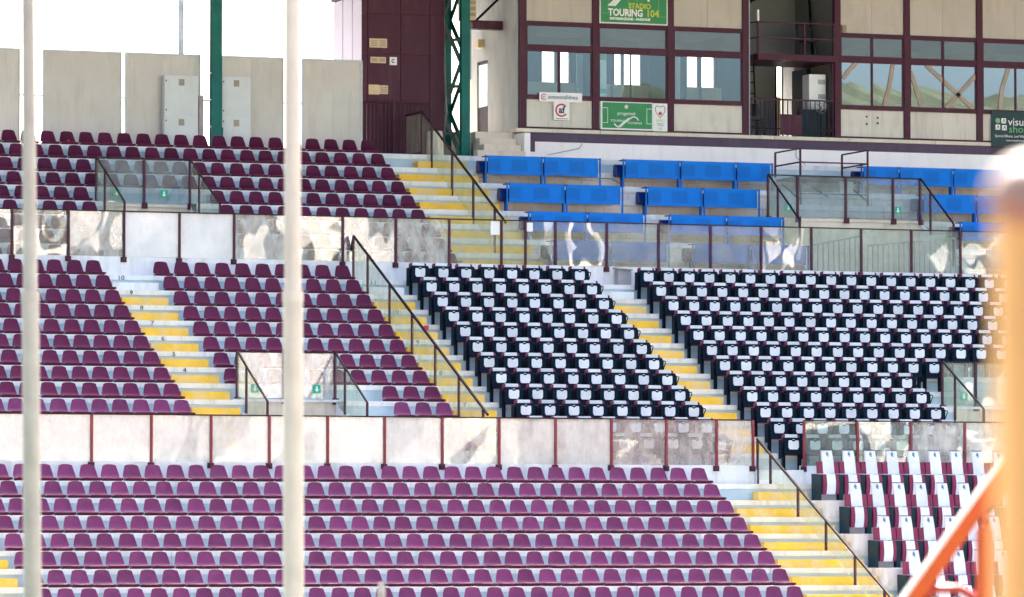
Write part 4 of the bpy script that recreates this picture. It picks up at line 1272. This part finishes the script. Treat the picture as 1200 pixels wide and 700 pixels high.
ball((-37.105, -101.09, 5.58), .076, .85).build('cap', 'post_cap_cream', yp, True)
ball((-37.06, -101.15, 5.47), .062, 1.1).build('knob', 'post_cap_cream', yp, True)
orr = thing('orange_handrail', 'bright orange steel handrail sloping up at the lower right', 'handrail', (-26.9, -79.8, 0))
MB().bar((-27.75, -79.42, 3.97), (-26.72, -79.85, 5.52), .10, .10).build('sloping_rail', 'rail_orange', orr)
MB().bar((-27.81, -79.44, 4.00), (-26.78, -79.87, 5.55), .08, .03).build('highlight_edge', 'white_paint', orr)  # white strip paints the sun highlight along the rail's upper edge
MB().tube([(-26.85, -79.75, 0), (-26.85, -79.75, 5.10), (-26.83, -79.77, 5.28), (-26.76, -79.80, 5.40)], .05, 10).build('post', 'rail_orange', orr, True)
rh = thing('red_hoop', 'red tube hoop below the orange handrail', 'hoop', (-27.07, -79.68, 0))
MB().tube([(-27.24, -79.62, 0), (-27.24, -79.62, 4.62), (-27.20, -79.635, 4.70), (-27.13, -79.66, 4.74), (-27.0, -79.70, 4.74), (-26.93, -79.725, 4.70), (-26.89, -79.74, 4.62), (-26.89, -79.74, 0)], .028, 8).build('hoop_tube', 'rail_red', rh, True)
MB().tube([(-27.24, -79.62, 4.3), (-26.89, -79.74, 4.3)], .022, 8).build('cross_tube', 'rail_red', rh, True)

# small things
for lab, x, z, w, h in (('white paper notice taped to the wavy barrier by the upper aisle', 3.58, 12.92, .24, .34), ('smaller white paper notice on the wavy barrier near the blue desks', 4.50, 12.96, .16, .22)):
    o = box(x - w / 2, x + w / 2, 10.703, 10.709, z - h / 2, z + h / 2).build('paper_notice', 'sign_white'); tag(o, lab, 'notice')
sr = thing('stair_railing', 'grey barred railing in the stairwell behind the wavy barrier', 'railing', (14.5, 11.7, 11.55))
for a, b, za, zb in ((12.55, 13.9, 12.72, 12.98), (14.1, 16.6, 12.74, 12.98)):
    MB().bar((a, 11.5, za), (b, 11.5, zb), .04).build('top_rail', 'grey_box', sr)
    n = int((b - a) / .14)
    for k in range(n + 1):
        x = a + (b - a) * k / n
        box(x - .012, x + .012, 11.49, 11.51, 11.548, za + (zb - za) * k / n - .02).build('baluster', 'grey_box', sr)
sr = thing('stair_railing', 'dark barred railing behind the milky barrier at the foot of the handrail aisle', 'railing', (-.5, 1.0, 6.78))
MB().bar((-1.0, .74, 7.62), (.08, .74, 7.88), .035).build('top_rail', 'dark_rail', sr)
for k in range(9):
    box(-1.0 + .13 * k - .011, -1.0 + .13 * k + .011, .73, .75, 6.782, 7.60 + .031 * k).build('baluster', 'dark_rail', sr)
o = MB().tube([(-5.42, 17.80, 15.256), (-5.42, 17.80, 15.36), (-5.42, 17.80, 15.40)], .035, 8, .02).build('drink_bottle', 'sign_red'); tag(o, 'small red bottle left beside a seat of the top row', 'bottle')
o = box(.52, .64, m_y(4) - EDGE - .03, m_y(4) - EDGE - .012, m_tread(4) - .13, m_tread(4) - .02).build('red_tag', 'sign_red'); tag(o, 'small red tag stuck on a step of the handrail aisle by navy seats', 'tag')

for x, z in ((17.33, 16.72), (17.33, 16.52), (17.66, 16.70), (17.66, 16.55)):
    box(x - .022, x + .022, FY - .02, FY - .001, z - .022, z + .022).build('wall_bolt', 'black_steel', pb)
